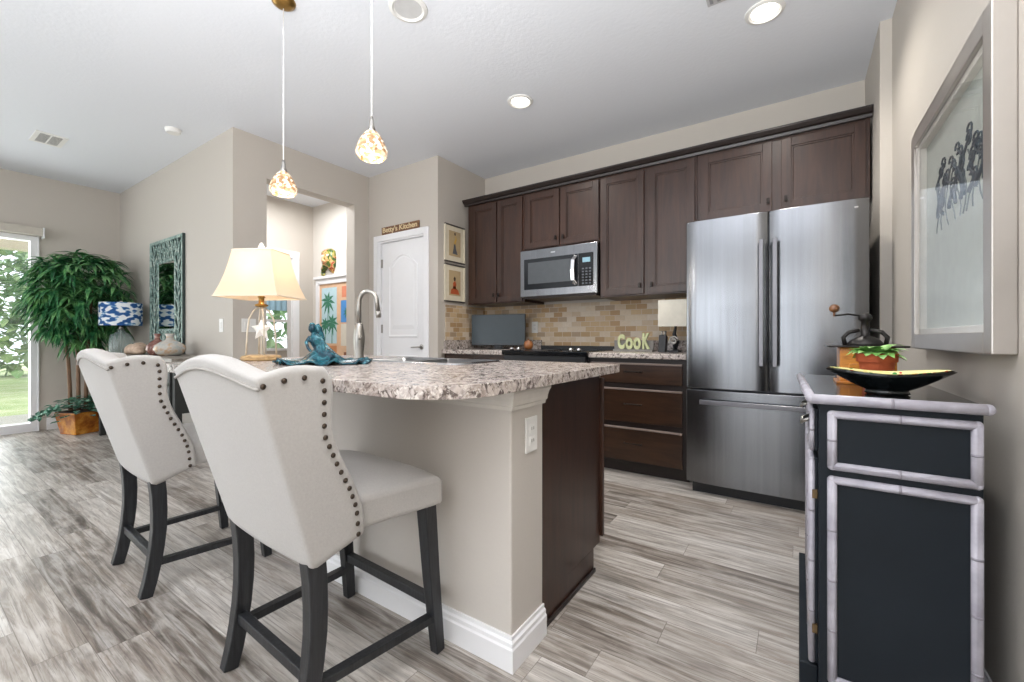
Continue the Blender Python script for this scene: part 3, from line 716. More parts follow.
def make_stool(label):
    t = thing('counter_stool', (0, 0, 0), label, 'bar stool', 'cream wingback counter stools at the island')
    us = [-2, -1.93, -1.75, -1.5, -1.25, -1.07, -1, -.93, -.75, -.5, -.25, 0, .25, .5, .75, .93, 1, 1.07, 1.25, 1.5, 1.75, 1.93, 2]
    vs_ = [0, .04, .12, .22, .34, .46, .58, .7, .8, .88, .94, .98, 1]
    m = MB(); nu, nv = len(us), len(vs_)
    def th(u): return .075 if abs(u) <= 1 else .075-.03*min(1, (abs(u)-1)*3)
    for side in (0, 1):
        for v in vs_:
            for u in us:
                p = shell_pt(u, v, 0 if side == 0 else th(u))
                # round the top edge into a padded roll
                if side == 1: p.z -= .004*(v == 1)
                m.v.append(tuple(p))
    # padded roll row between outer and inner top
    K = nu*nv
    for j in range(nv-1):
        for i in range(nu-1):
            a = j*nu+i; m.f.append((a, a+1, a+nu+1, a+nu)); m.m.append(0)
            b = K+a; m.f.append((b+nu, b+nu+1, b+1, b)); m.m.append(0)
    k0 = len(m.v)
    for u in us:
        p = (shell_pt(u, 1, 0)+shell_pt(u, 1, th(u)))/2; p.z += .013; m.v.append(tuple(p))
    top = (nv-1)*nu
    for i in range(nu-1):
        m.f += [(top+i, top+i+1, k0+i+1, k0+i), (k0+i, k0+i+1, K+top+i+1, K+top+i)]; m.m += [0, 0]
        m.f.append((i, K+i, K+i+1, i+1)); m.m.append(0)
    for e, fl in ((0, 0), (nu-1, 1)):     # front edges of the wings
        ke = len(m.v)
        for v in vs_:
            u = us[e]; p = (shell_pt(u, v, 0)+shell_pt(u, v, th(u)))/2; p.y += .014
            if v == 1: p.z += .008
            m.v.append(tuple(p))
        for j in range(nv-1):
            a = j*nu+e; m.f += [(a, a+nu, ke+j+1, ke+j), (ke+j, ke+j+1, K+a+nu, K+a)]; m.m += [0, 0]
        a = top+e; m.f += [(a, k0+e, ke+nv-1), (k0+e, K+a, ke+nv-1)]; m.m += [0, 0]
        m.f.append((e, ke, K+e)); m.m.append(0)
    m.build('backrest', FAB, t, smooth=True, sub=1, local=True)
    bk = t.children[-1] if t.children else [c for c in COL.objects if c.parent == t][-1]
    # piping
    pp = [shell_pt(u, .945) for u in [x/14 for x in range(-14, 15)]]
    for p in pp: p.y -= .001
    MB().tube(pp, .0042, 8).build('piping', PIPE, bk, smooth=True, local=True)
    # nailheads
    nail = None
    for sg in (1, -1):
        path = []
        for s_ in (.06, .2, .34, .48, .62, .75, .86): path.append((1+s_, .955-.02*max(0, s_-.6)/.26))
        for k in range(1, 90): path.append((1+.86+.02*min(1, k/30), .935-.93*k/89))
        P = [shell_pt(sg*u, v) for u, v in path]; acc = 0; out = [P[0]]
        for a, b in zip(P[:-1], P[1:]):
            acc += (b-a).length
            if acc > .0245: out.append(b); acc = 0
        for p in out:
            if nail is None:
                nail = MB().ball((0, 0, 0), .0068, 8, 6, sc=(.6, 1, 1)).build('nailhead', NAIL, bk, smooth=True, local=True)
                o = nail
            else:
                o = nail.copy(); COL.objects.link(o); o.parent = bk
            o.location = p+Vector((sg*.0025, 0, 0))
    # seat
    sm = MB(); rows = []
    ys = [.60, .66, .74, .82, .90, .97, 1.015, 1.03]; zs_b = .488
    nx = 9
    for j, y in enumerate(ys):
        hw = .205+.080*(y-.6)/.43
        for i in range(nx):
            a = -1+2*i/(nx-1); crown = .030*(1-a**4)*math.sin(PI*min(1, (y-.52)/.6))
            sm.v.append((a*hw, y-YO, .578+crown-(.02 if y > 1.02 else 0)))
        for i in range(nx):
            a = -1+2*i/(nx-1); sm.v.append((a*hw, y-YO, .487))
    for j in range(len(ys)-1):
        for i in range(nx-1):
            a = j*2*nx+i; b = a+2*nx
            sm.f += [(a, a+1, b+1, b), (a+nx, b+nx, b+nx+1, a+nx+1)]; sm.m += [0, 0]
        for i in (0, nx-1):
            a = j*2*nx+i; b = a+2*nx; sm.f.append((a, b, b+nx, a+nx)); sm.m.append(0)
    for j in (0, len(ys)-1):
        for i in range(nx-1):
            a = j*2*nx+i; sm.f.append((a, a+nx, a+nx+1, a+1)); sm.m.append(0)
    sm.build('seat', FAB, t, smooth=True, bevel=.022, seg=4, local=True)
    # legs
    for sg in (-1, 1):
        KP = [(.214, .630, .47), (.214, .637, .40), (.213, .640, .33), (.213, .639, .26), (.212, .633, .19), (.212, .624, .125), (.212, .612, .06), (.212, .597, 0)]
        MB().tube([(sg*x, y-YO, z) for x, y, z in KP], 0, rect=[(.046-.0014*i, .050-.0012*i) for i in range(8)], up=(1, 0, 0)).build('leg', LEG, t, bevel=.003, local=True)
        MB().tube([(sg*.238, .995-YO, .49), (sg*.242, 1.013-YO, .25), (sg*.249, 1.035-YO, 0)], 0, rect=[(.046, .046), (.041, .041), (.034, .034)], up=(1, 0, 0)).build('leg', LEG, t, bevel=.003, local=True)
        MB().tube([(sg*.212, .625-YO, .125), (sg*.243, 1.02-YO, .115)], 0, rect=(.024, .03), up=(0, 0, 1)).build('stretcher', LEG, t, bevel=.002, local=True)
    MB().tube([(-.21, .628-YO, .150), (.21, .628-YO, .150)], 0, rect=(.03, .026), up=(0, 0, 1)).build('stretcher', LEG, t, bevel=.002, local=True)
    MB().tube([(-.242, 1.022-YO, .165), (.242, 1.022-YO, .165)], 0, rect=(.03, .026), up=(0, 0, 1)).build('stretcher', LEG, t, bevel=.002, local=True)
    return t
st = make_stool('nearer cream wingback counter stool with nailheads, in the foreground'); st.location = (-1.240, .80, 0); st.rotation_euler.z = math.radians(-2.5)
s2 = copy_tree(st); s2.location = (-2.335, .80, 0); s2['label'] = 'farther cream wingback counter stool, left of the foreground stool'

# ------------------------------------------------------------ pendants and ceiling fittings
def mat_crystal():
    m, nt, b = new_mat('amber_mosaic_glass'); v = pos(nt, 'O'); vo = N(nt, 'ShaderNodeTexVoronoi'); vo.inputs['Scale'].default_value = 75; nt.links.new(v, vo.inputs[0])
    sp = N(nt, 'ShaderNodeSeparateColor'); nt.links.new(vo.outputs['Color'], sp.inputs[0])
    c = ramp(nt, sp.outputs[0], [(0, '#a07a55'), (.22, '#cfa880'), (.45, '#f0d8b8'), (.8, '#fff2dc'), (.93, '#b98d64')], 'CONSTANT')
    nt.links.new(c, b.inputs['Base Color']); nt.links.new(c, b.inputs['Emission Color']); b.inputs['Emission Strength'].default_value = .34
    b.inputs['Roughness'].default_value = .15; bump(nt, b, vo.outputs['Distance'], .8, .006); return m
CRYS = mat_crystal()
def make_pendant(label):
    t = thing('pendant_light', (0, 0, CEIL), label, 'pendant light', 'pendants over the island')
    H = CEIL
    MB().lathe([(.0, -.032), (.03, -.03), (.055, -.014), (.06, 0), (.0, 0)], (0, 0, 0), 28).build('canopy', BRASS, t, smooth='auto', local=True)
    MB().tube([(0, 0, -.06), (0, 0, 1.92-H)], .0032, 8).build('cord', M('white_cord', '#f0efed', .5), t, smooth=True, local=True)
    MB().lathe([(.006, 1.94-H), (.009, 1.925-H), (.012, 1.90-H), (.020, 1.872-H), (.018, 1.872-H)], (0, 0, 0), 18).build('socket_cap', NICK, t, smooth=True, local=True)
    sh = MB().lathe([(.018, 1.878-H), (.030, 1.868-H), (.046, 1.845-H), (.060, 1.815-H), (.068, 1.79-H), (.066, 1.772-H), (.052, 1.757-H), (.048, 1.757-H), (.061, 1.775-H), (.063, 1.79-H), (.055, 1.815-H), (.04, 1.845-H), (.02, 1.872-H)], (0, 0, 0), 26)
    sh.build('lamp_shade', CRYS, t, smooth=True, local=True)
    MB().ball((0, 0, 1.80-H), .02, 12, 8).build('bulb', M('warm_bulb', '#ffffff', .5, emit='#ffe2b8', es=8), t, smooth=True, local=True)
    return t
for (x, y, lb) in ((-2.262, 1.2, 'farther amber mosaic glass pendant over the left end of the island'), (-1.56, 1.215, 'nearer amber mosaic glass pendant over the middle of the island')):
    if y and lb.startswith('farther'): P0 = make_pendant(lb); o = P0
    else: o = copy_tree(P0); o['label'] = lb
    o.location = (x, y, CEIL)
    lift = .052 if lb.startswith('nearer') else .02
    for ch in o.children:
        if not ch.name.startswith('canopy'): ch.location.z = lift
    pl = bpy.data.lights.new('pendant_bulb_light', 'POINT'); pl.energy = 4; pl.color = (1, .92, .82); pl.shadow_soft_size = .03
    po = bpy.data.objects.new('pendant_bulb_light', pl); COL.objects.link(po); po.location = (x, y, 1.69)
def downlight(x, y, lit, label, r=.075):
    t = thing('recessed_light', (x, y, CEIL), label, 'ceiling light')
    MB().lathe([(r+.022, 0), (r+.02, -.006), (r+.002, -.012), (r-.004, -.004), (r-.012, -.002), (r-.012, 0)], (x, y, CEIL), 36).build('trim_ring', PLAST, t, smooth='auto')
    m = M('lit_lens', '#ffffff', .5, emit='#fff6e8', es=5) if lit else M('unlit_lens', '#c9c9c9', .6)
    MB().lathe([(0, -.004), (r-.01, -.004), (r-.01, -.001), (0, -.001)], (x, y, CEIL), 32).build('lens', m, t)
    if lit:
        l = bpy.data.lights.new('downlight_beam', 'SPOT'); l.energy = 52; l.spot_size = 2.4; l.spot_blend = .8; l.color = (1, .95, .88); l.shadow_soft_size = .06
        q = bpy.data.objects.new('downlight_beam', l); COL.objects.link(q); q.location = (x, y, CEIL-.03)
downlight(-1.74, 2.70, True, 'lit recessed ceiling light above the range area')
downlight(-.155, 2.70, True, 'lit recessed ceiling light in front of the refrigerator')
for x_, y_ in ((-.155, .55), (.1, -1.4), (-3.3, -.6)):  # unseen spots without fittings, added to bounce more light into the kitchen
    l = bpy.data.lights.new('downlight_beam', 'SPOT'); l.energy = 34; l.spot_size = 2.4; l.spot_blend = .8; l.color = (1, .97, .93); l.shadow_soft_size = .06
    q = bpy.data.objects.new('downlight_beam', l); COL.objects.link(q); q.location = (x_, y_, CEIL-.03)
downlight(-1.75, 1.60, False, 'unlit round white ceiling fitting above the island sink', .082)
sm = MB().lathe([(.0, -.035), (.045, -.034), (.055, -.022), (.058, 0), (0, 0)], (-4.43, 1.41, CEIL), 28)
tag(sm.build('smoke_detector', PLAST, smooth='auto'), 'round white smoke detector on the ceiling near the mirror wall corner', 'smoke detector')
t = thing('ceiling_register', (-.35, 2.4, CEIL), 'small grey slotted fitting in the ceiling left of the bright right-hand downlight', 'vent')
MB().box(-.405, -.29, 2.30, 2.485, CEIL-.01, CEIL).build('frame', M('register_grey', '#bdbdbf', .5), t, bevel=.003)
for k in range(3): MB().box(-.39+k*.035, -.375+k*.035, 2.32, 2.465, CEIL-.014, CEIL-.01).build('slat', M('register_dark', '#8e8e92', .5), t)
t = thing('air_vent', (-5.56, .86, CEIL), 'white rectangular air vent grille in the ceiling at the left', 'vent')
vx0, vx1, vy0, vy1 = -5.73, -5.41, .76, .96
MB().box(vx0, vx1, vy0, vy0+.03, CEIL-.006, CEIL).box(vx0, vx1, vy1-.03, vy1, CEIL-.006, CEIL).box(vx0, vx0+.03, vy0+.03, vy1-.03, CEIL-.006, CEIL).box(vx1-.03, vx1, vy0+.03, vy1-.03, CEIL-.006, CEIL).build('frame', PLAST, t)
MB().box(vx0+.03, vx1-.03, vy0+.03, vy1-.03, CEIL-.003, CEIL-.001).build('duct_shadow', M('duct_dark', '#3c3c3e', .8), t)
m = MB()
for k in range(9): x = vx0+.045+k*.028; m.box(x, x+.008, vy0+.03, vy1-.03, CEIL-.005, CEIL-.003)
m.box(vx0+.03, vx1-.03, .855, .865, CEIL-.0055, CEIL-.003)
m.build('louvre', PLAST, t)

# ------------------------------------------------------------ island decor
LX, LY = -2.40, 1.155
t = thing('table_lamp', (LX, LY, .90), 'lit table lamp with cream tapered shade and white star, on island', 'lamp')
rot = Matrix.Rotation(math.radians(29), 3, 'Z')
def R_(x, y, z): v = rot @ Vector((x, y, 0)); return (LX+v.x, LY+v.y, z)
def mat_shade():
    m, nt, b = new_mat('cream_lamp_shade_linen'); b.inputs['Base Color'].default_value = lin('#efe2cf'); b.inputs['Roughness'].default_value = .9
    n = noise_(nt, pos(nt, 'O', (1, 1, 6)), 120, 3); bump(nt, b, n, .15, .002)
    b.inputs['Transmission Weight'].default_value = 0
    tr = N(nt, 'ShaderNodeBsdfTranslucent'); tr.inputs[0].default_value = lin('#fff0dc'); mx = N(nt, 'ShaderNodeMixShader'); mx.inputs[0].default_value = .45
    out = nt.nodes['Material Output']; nt.links.new(b.outputs[0], mx.inputs[1]); nt.links.new(tr.outputs[0], mx.inputs[2]); nt.links.new(mx.outputs[0], out.inputs[0]); return m
SHADE = mat_shade()
m = MB(); lv = [(0, .175, .130), (.06, .152, .112), (.12, .134, .098), (.18, .12, .088), (.245, .108, .078)]
for s_, rev in ((0, 0), (-.002, 1)):
    k = len(m.v)
    for z, a, b in lv:
        for (p, q) in ((-1, -1), (1, -1), (1, 1), (-1, 1)): m.v.append(R_(p*(a+s_), q*(b+s_), 1.237+z))
    for i in range(len(lv)-1):
        for j in range(4): A = k+i*4+j; B = k+i*4+(j+1) % 4; m.f.append((A, B, B+4, A+4)); m.m.append(0)
ls = m.build('lamp_shade', SHADE, t, clean=False)
for z, a, b in (lv[0], lv[-1]):
    c = [R_(p*a, q*b, 1.237+z) for p, q in ((-1, -1), (1, -1), (1, 1), (-1, 1), (-1, -1))]
    MB().tube(c, .004, 6).build('shade_trim', M('cream_trim', '#e9dcc8', .8), ls)
DRIFT = mat_wood('driftwood', '#8c6c45', '#c9ab7c', .6, (8, 8, 20), 'O', .0, .3)
MB().lathe([(.0, 0), (.092, 0), (.098, .008), (.096, .02), (.088, .026), (.06, .03), (0, .03)], (LX, LY, .90), 32).build('base', DRIFT, t, smooth='auto')
MB().lathe([(.012, 1.185), (.03, 1.19), (.034, 1.198), (.014, 1.205), (.014, 1.235), (.02, 1.24), (.008, 1.25)], (LX, LY, 0), 20).build('brass_collar', BRASS, t, smooth=True)
CAGE = M('whitewashed_metal', '#cfc6b6', .5)
for a in range(4):
    an = PI/4+a*PI/2; c, s_ = math.cos(an), math.sin(an)
    MB().tube([R_(.072*c, .072*s_, .928), R_(.066*c, .066*s_, 1.05), R_(.058*c, .058*s_, 1.12), R_(.036*c, .036*s_, 1.165), R_(.008*c, .008*s_, 1.188)], .0045, 8).build('cage_rod', CAGE, t, smooth=True)
MB().tube([(LX, LY, .928), (LX, LY, 1.03)], .004, 8).tube([(LX, LY, 1.09), (LX, LY, 1.19)], .003, 8).build('stem', CAGE, t)
pts = []
for k in range(10):
    an = PI/2+k*PI/5; r = .062 if k % 2 == 0 else .031; pts.append((r*math.cos(an), r*math.sin(an)))
m = MB(); k = 10
m.v = [R_(p[0], 0, 1.065+p[1]) for p in pts]+[R_(0, -.02, 1.065), R_(0, .02, 1.065)]
for i in range(10): m.f += [(i, (i+1) % 10, 10), ((i+1) % 10, i, 11)]; m.m += [0, 0]
m.build('star', M('white_plaster', '#f2efeb', .6), t)
MB().tube([(LX, LY, 1.25), (LX, LY, 1.49)], .003, 8).lathe([(.004, 1.487), (.014, 1.495), (.016, 1.51), (.01, 1.52), (.006, 1.53), (0, 1.532)], (LX, LY, 0), 14).build('finial', M('white_plaster', '#f2efeb', .6), t, smooth=True)
MB().ball((LX, LY, 1.33), .03, 12, 8).build('bulb', M('warm_bulb', '#ffffff'), t, smooth=True)
pl = bpy.data.lights.new('lamp_bulb_light', 'POINT'); pl.energy = 1.0; pl.color = (1, .86, .7); pl.shadow_soft_size = .04
po = bpy.data.objects.new('lamp_bulb_light', pl); COL.objects.link(po); po.location = (LX, LY, 1.39)

# mermaid-like verdigris figure: a reclining seated figure with a spreading ruffled skirt / tail
def mat_verdi():
    m, nt, b = new_mat('verdigris_glaze'); n = noise_(nt, pos(nt, 'O'), 28, 5, .6, 1)
    nt.links.new(ramp(nt, n, [(.3, '#0a1c26'), (.46, '#123d4c'), (.56, '#1f6470'), (.66, '#4f7f90'), (.8, '#7a7d9c')]), b.inputs['Base Color'])
    b.inputs['Roughness'].default_value = .25; b.inputs['Metallic'].default_value = .25; bump(nt, b, n, .3, .004); return m
VER = mat_verdi()
MX, MY_ = -1.83, 1.15
t = thing('figurine_bowl', (MX, MY_, .90), 'teal glazed kneeling mermaid figurine with ruffled dish-like skirt', 'figurine')
rx, ry = .215, .15; m = MB(); seg = 96; rings = 16; e1 = Vector((.83, .557)); e2 = Vector((-.557, .83))
def skirt(side):
    k = len(m.v)
    for i in range(rings+1):
        q = i/rings
        for s_ in range(seg):
            an = 2*PI*s_/seg; ruf = q**3*(.010*math.sin(11*an)+.006*math.sin(17*an+1)); rad = q*(1+.05*math.sin(11*an+.8)*q*q+.05*math.sin(3*an))
            z = .918+.10*max(0, 1-q*1.7)**1.7+ruf-.004*q+(0 if side == 0 else -.007)
            p = e1*(rx*rad*math.cos(an)+.0)+e2*(ry*rad*math.sin(an)); m.v.append((MX+p.x, MY_+p.y, max(.9012, z)))
    for i in range(rings):
        for s_ in range(seg):
            a = k+i*seg+s_; b = k+i*seg+(s_+1) % seg; m.f.append((a, b, b+seg, a+seg)); m.m.append(0)
skirt(0); skirt(1)
K = (rings+1)*seg
for s_ in range(seg): a = rings*seg+s_; b = rings*seg+(s_+1) % seg; m.f.append((a, b, K+b, K+a)); m.m.append(0)
m.build('skirt', VER, t, smooth=True)
def E_(l, d, z): p = e1*l+e2*d; return (MX+p.x, MY_+p.y, z)
bo = MB()
bo.tube([E_(.02, 0, .925), E_(.005, -.005, .955), E_(-.012, -.01, .985), E_(-.022, -.012, 1.01), E_(-.03, -.012, 1.033), E_(-.034, -.014, 1.043)], [.05, .036, .026, .03, .02, .011], 14)
bo.tube([E_(-.034, -.014, 1.04), E_(-.036, -.014, 1.052)], .010, 10).ball(E_(-.038, -.016, 1.064), .0195, 14, 10, sc=(.95, .95, 1.1))
bo.tube([E_(-.008, -.012, 1.026), E_(.014, -.024, 1.0), E_(.022, -.034, .97), E_(.03, -.04, .94)], [.010, .008, .007, .006], 8)
bo.tube([E_(-.05, -.012, 1.026), E_(-.06, -.03, 1.0), E_(-.045, -.045, .975), E_(-.03, -.05, .96)], [.010, .008, .007, .006], 8)
bo.tube([E_(.0, .01, .94), E_(.03, -.02, .945), E_(.06, -.03, .93), E_(.08, -.02, .918)], [.03, .026, .018, .01], 10)
body = bo.build('body', VER, t, smooth=True, clean=False)
rm_ = body.modifiers.new('fuse', 'REMESH'); rm_.mode = 'VOXEL'; rm_.voxel_size = .003; rm_.use_smooth_shade = True
hr = MB().tube([E_(-.03, .0, 1.082), E_(-.022, .004, 1.06), E_(-.012, .008, 1.03), E_(-.002, .01, 1.0), E_(.01, .012, .97)], [.014, .02, .017, .012, .005], 10)
hr.ball(E_(-.043, -.008, 1.078), .014, 10, 8)
hr.build('hair', VER, t, smooth=True)

# ------------------------------------------------------------ back counter items
t = thing('monitor', (-2.57, 3.52, .908), 'dark grey flat screen standing on the corner worktop', 'monitor')
a = Vector((-2.85, 3.48)); b = Vector((-2.27, 3.61))
dd = (b-a).normalized(); nn = Vector((dd.y, -dd.x))
def slab(mb, p, q, z0, z1, th, off=0):
    P = [p+nn*off, q+nn*off, q+nn*(off-th), p+nn*(off-th)]; return mb.prism([(v.x, v.y) for v in P], z0, z1, 'z')
slab(MB(), a, b, .945, 1.262, .028).build('casing', M('monitor_casing', '#3d4247', .4), t, bevel=.004)
slab(MB(), a+dd*.008, b-dd*.008, .965, 1.255, .001, .0012).build('screen', M('screen_grey', '#333f46', .35), t)
c = (a+b)/2
slab(MB(), c-dd*.04, c+dd*.04, .915, 1.0, .02, -.01).build('stand_neck', BLACK, t)
MB().lathe([(0, 0), (.1, 0), (.1, .006), (0, .008)], (c.x-nn.x*.02, c.y-nn.y*.02, .909), 24, sx=1.2).build('stand_base', BLACK, t)
t = thing('canister', (-2.13, 3.45, .914), 'small brown wooden jar at the left of the cooktop', 'jar')
MB().lathe([(0, 0), (.03, 0), (.042, .02), (.045, .045), (.036, .07), (.03, .075), (0, .075)], (-2.13, 3.45, .9135), 24).build('pot', mat_wood('copper_brown', '#7a4a2a', '#b87845', .35), t, smooth=True)
MB().lathe([(.03, .075), (.03, .082), (.01, .088), (.008, .1), (0, .1)], (-2.13, 3.45, .9135), 20).build('lid', mat_wood('lid_brown', '#5a3a24', '#8a5a38', .4), t, smooth=True)
# COOK sign
t = thing('word_sign', (-1.17, 3.56, .908), 'pale green letters spelling COOK on a grey base by the refrigerator', 'sign')
MB().box(-1.335, -1.0, 3.55, 3.60, .9085, .925).box(-1.335, -1.0, 3.585, 3.6, .925, 1.0).build('backing', M('grey_weathered_board', '#8d8a86', .7), t, bevel=.002)
GRN = M('pale_green_paint', '#c6cb9c', .5)
for i, (ch, x, hgt) in enumerate((('C', -1.265, .115), ('O', -1.195, .085), ('O', -1.128, .085), ('K', -1.058, .125))):
    lt = text_mesh(ch, hgt*1.35, .008, 'letter', GRN, t, Matrix.Translation((x, 3.565, .925+hgt/2)) @ FACE_Y, fit=.062, font_bold=.009)
# small lamp by the fridge
sx, sy = -.80, 3.48
t = thing('table_lamp', (sx, sy, .908), 'unlit small lamp with boxy off-white shade beside the refrigerator', 'lamp')
m = MB(); a, b = .115, .07
for k_, (aa, bb) in enumerate(((a, b), (a-.003, b-.003))):
    k = len(m.v)
    for z in (1.11, 1.315):
        for p, q in ((-1, -1), (1, -1), (1, 1), (-1, 1)): m.v.append((sx+p*aa, sy+q*bb, z))
    for j in range(4): A = k+j; B = k+(j+1) % 4; m.f.append((A, B, B+4, A+4)); m.m.append(0)
m.build('lamp_shade', M('offwhite_shade', '#ddd8cb', .9), t, clean=False)
MB().tube([(sx, sy, .93), (sx+.01, sy, .99), (sx-.01, sy, 1.05), (sx, sy, 1.1), (sx, sy, 1.25)], [.012, .02, .014, .01, .005], 12).build('stem', BLACK, t, smooth=True)
MB().lathe([(0, 0), (.045, 0), (.045, .012), (.02, .022), (0, .024)], (sx, sy, .909), 22).build('base', BLACK, t, smooth='auto')
t = thing('knife_block', (-.885, 3.43, .908), 'black stand holding kitchen tools beside the small boxy lamp', 'knife block')
MB().prism([(3.40, .909), (3.47, .909), (3.49, 1.03), (3.44, 1.045)], -.915, -.86, 'x').build('block', BLACK, t, bevel=.003)
for i in range(2):
    MB().tube([(-.90+i*.026, 3.465, 1.035), (-.90+i*.026, 3.472, 1.075)], .008, 8).build('knife_handle', NICK, t, smooth=True)
t = thing('scroll_ornament', (-.80, 3.39, .908), 'black and silver curled metal ornament in front of the small lamp', 'ornament')
pts = []
for k in range(22):
    an = k*.42; r = .035*(1-k/30); pts.append((-.795+r*math.cos(an), 3.39, 1.0+r*math.sin(an)))
MB().tube(pts, .007, 8).build('scroll', NICK, t, smooth=True)
MB().box(-.835, -.755, 3.37, 3.41, .909, .925).tube([(-.795, 3.39, .925), (-.795, 3.39, .97)], .006, 8).build('base', BLACK, t, bevel=.002)

# ------------------------------------------------------------ pantry sign and pictures
t = thing('wooden_sign', (-3.45, YP-.02, 2.12), 'long brown wooden kitchen sign above the white pantry door', 'sign')
SW = mat_wood('sign_wood', '#5a3c28', '#8a6344', .6, (3, 10, 10), 'W', 0, .2)
rotm = Matrix.Translation((-3.45, 0, 2.165)) @ Matrix.Rotation(math.radians(0), 4, 'Y')
MB().box(-3.73, -3.165, YP-.018, YP-.001, 2.128, 2.205).build('board', SW, t, bevel=.004)
text_mesh("Betty's Kitchen", .075, .002, 'lettering', M('sign_cream', '#d8c39c', .6), t, Matrix.Translation((-3.447, YP-.0195, 2.168)) @ FACE_Y, fit=.52, font_bold=.0012)
def side_picture(z0, z1, label, fig):
    y0, y1 = 3.135, 3.44; x = XP
    t = thing('framed_picture', (x, (y0+y1)/2, z0), label, 'picture', 'framed prints by the wall cabinets')
    f = .012
    for a, b in ((z0, z0+f), (z1-f, z1)): MB().box(x+.001, x+.018, y0, y1, a, b).build('frame_rail', M('dark_frame', '#4a4440', .4), t)
    for a, b in ((y0, y0+f), (y1-f, y1)): MB().box(x+.001, x+.018, a, b, z0+f, z1-f).build('frame_stile', M('ivory_frame', '#d8cfbb', .5), t)
    MB().box(x+.001, x+.008, y0+f, y1-f, z0+f, z1-f).build('mat_board', M('ivory_mat', '#ddd3bd', .8), t)
    a, b, c, d = y0+.065, y1-.065, z0+.065, z1-.06
    pr = MB().box(x+.008, x+.0095, a, b, c, d).build('print', M('tan_print', '#b9a27c', .8), t)
    for nm, poly, mt in fig:
        MB().prism([(a+(b-a)*p, c+(d-c)*q) for p, q in poly], x+.0095, x+.0102, 'x').build(nm, mt, pr)
DG = M('print_slate', '#5b5c62', .7); GLD = M('print_gold', '#c9a24e', .7); RED = M('print_red', '#b4562f', .7); DRK = M('print_dark', '#4a382c', .7); SKN = M('print_cream', '#dfc39a', .7)
side_picture(1.785, 2.165, 'upper ivory framed print of a slender figure beside the wall cabinet',
    [('painted_robe', [(.3, .1), (.75, .08), (.6, .3), (.55, .5), (.42, .5), (.38, .3)], DG), ('painted_sash', [(.42, .45), (.56, .45), (.66, .7), (.52, .85), (.56, .7), (.44, .6)], GLD), ('painted_head', [(.46, .84), (.56, .84), (.58, .92), (.5, .96), (.44, .91)], DRK)])
side_picture(1.385, 1.765, 'lower ivory framed print of a seated figure in red below its pair',
    [('painted_robe', [(.12, .06), (.88, .06), (.8, .22), (.6, .3), (.62, .48), (.5, .6), (.34, .5), (.36, .3), (.18, .24)], RED), ('painted_sash', [(.36, .28), (.62, .26), (.6, .36), (.38, .38)], GLD), ('painted_head', [(.42, .6), (.54, .58), (.58, .7), (.48, .77), (.38, .69)], DRK)])

# hall picture and mask
t = thing('framed_poster', (-5.0, HY, .55), 'large white framed tropical collage hanging in the hall beyond the opening', 'picture')
px0, px1, pz0, pz1 = -5.40, -4.48, .45, 1.80; yy = HY
m = MB().box(px0, px0+.07, yy-.025, yy-.001, pz0, pz1).box(px1-.07, px1, yy-.025, yy-.001, pz0, pz1).box(px0+.07, px1-.07, yy-.025, yy-.001, pz0, pz0+.07).box(px0+.07, px1-.07, yy-.025, yy-.001, pz1-.07, pz1)
m.box(px0-.03, px1+.03, yy-.045, yy-.001, pz1, pz1+.035)
m.build('frame', WHITE, t, bevel=.004)
pb = MB().box(px0+.07, px1-.07, yy-.008, yy-.001, pz0+.07, pz1-.07).build('print', M('peach_print', '#dcb696', .8), t)
def patch(nm, x0, x1, z0, z1, mt, d=.0095): return MB().box(x0, x1, yy-d, yy-.008, z0, z1).build(nm, mt, pb)
patch('painted_sky_panel', -5.28, -4.95, .95, 1.68, M('print_sky', '#b8d3dc', .8))
patch('painted_sea_panel', -4.86, -4.6, 1.22, 1.5, M('print_blue', '#4f8fd0', .8))
patch('painted_cottage_panel', -4.86, -4.6, .92, 1.2, M('print_house', '#d9d2c4', .8))
patch('painted_stamp', -4.84, -4.66, 1.54, 1.68, M('print_coral', '#d9886a', .8))
patch('painted_terrace', -5.28, -4.95, .6, .92, M('print_terracotta', '#c98a5e', .8))
patch('painted_urn', -4.8, -4.66, .66, .84, M('print_brown', '#8a5a42', .8))
def palm(cx, cz, s_, d):
    m = MB(); m.prism([(cx-.008*s_, cz-.3*s_), (cx+.008*s_, cz-.3*s_), (cx+.004*s_, cz), (cx-.004*s_, cz)], yy-d, yy-.008, 'y')
    for k in range(9):
        an = k*2*PI/9; e = Vector((math.cos(an), math.sin(an))); n = Vector((-e.y, e.x))
        p = [Vector((cx, cz)), Vector((cx, cz))+e*.07*s_+n*.022*s_, Vector((cx, cz))+e*.16*s_-Vector((0, .03*s_)), Vector((cx, cz))+e*.07*s_-n*.022*s_]
        m.prism([(v.x, v.y) for v in p], yy-d-.0003*k, yy-.008, 'y')
    return m.build('painted_palm', M('print_green', '#3f7f66', .8), pb)
palm(-5.14, 1.5, 1.0, .0105); palm(-5.05, 1.22, .9, .012); palm(-5.2, 1.2, .7, .014); palm(-4.73, 1.35, .5, .0105)
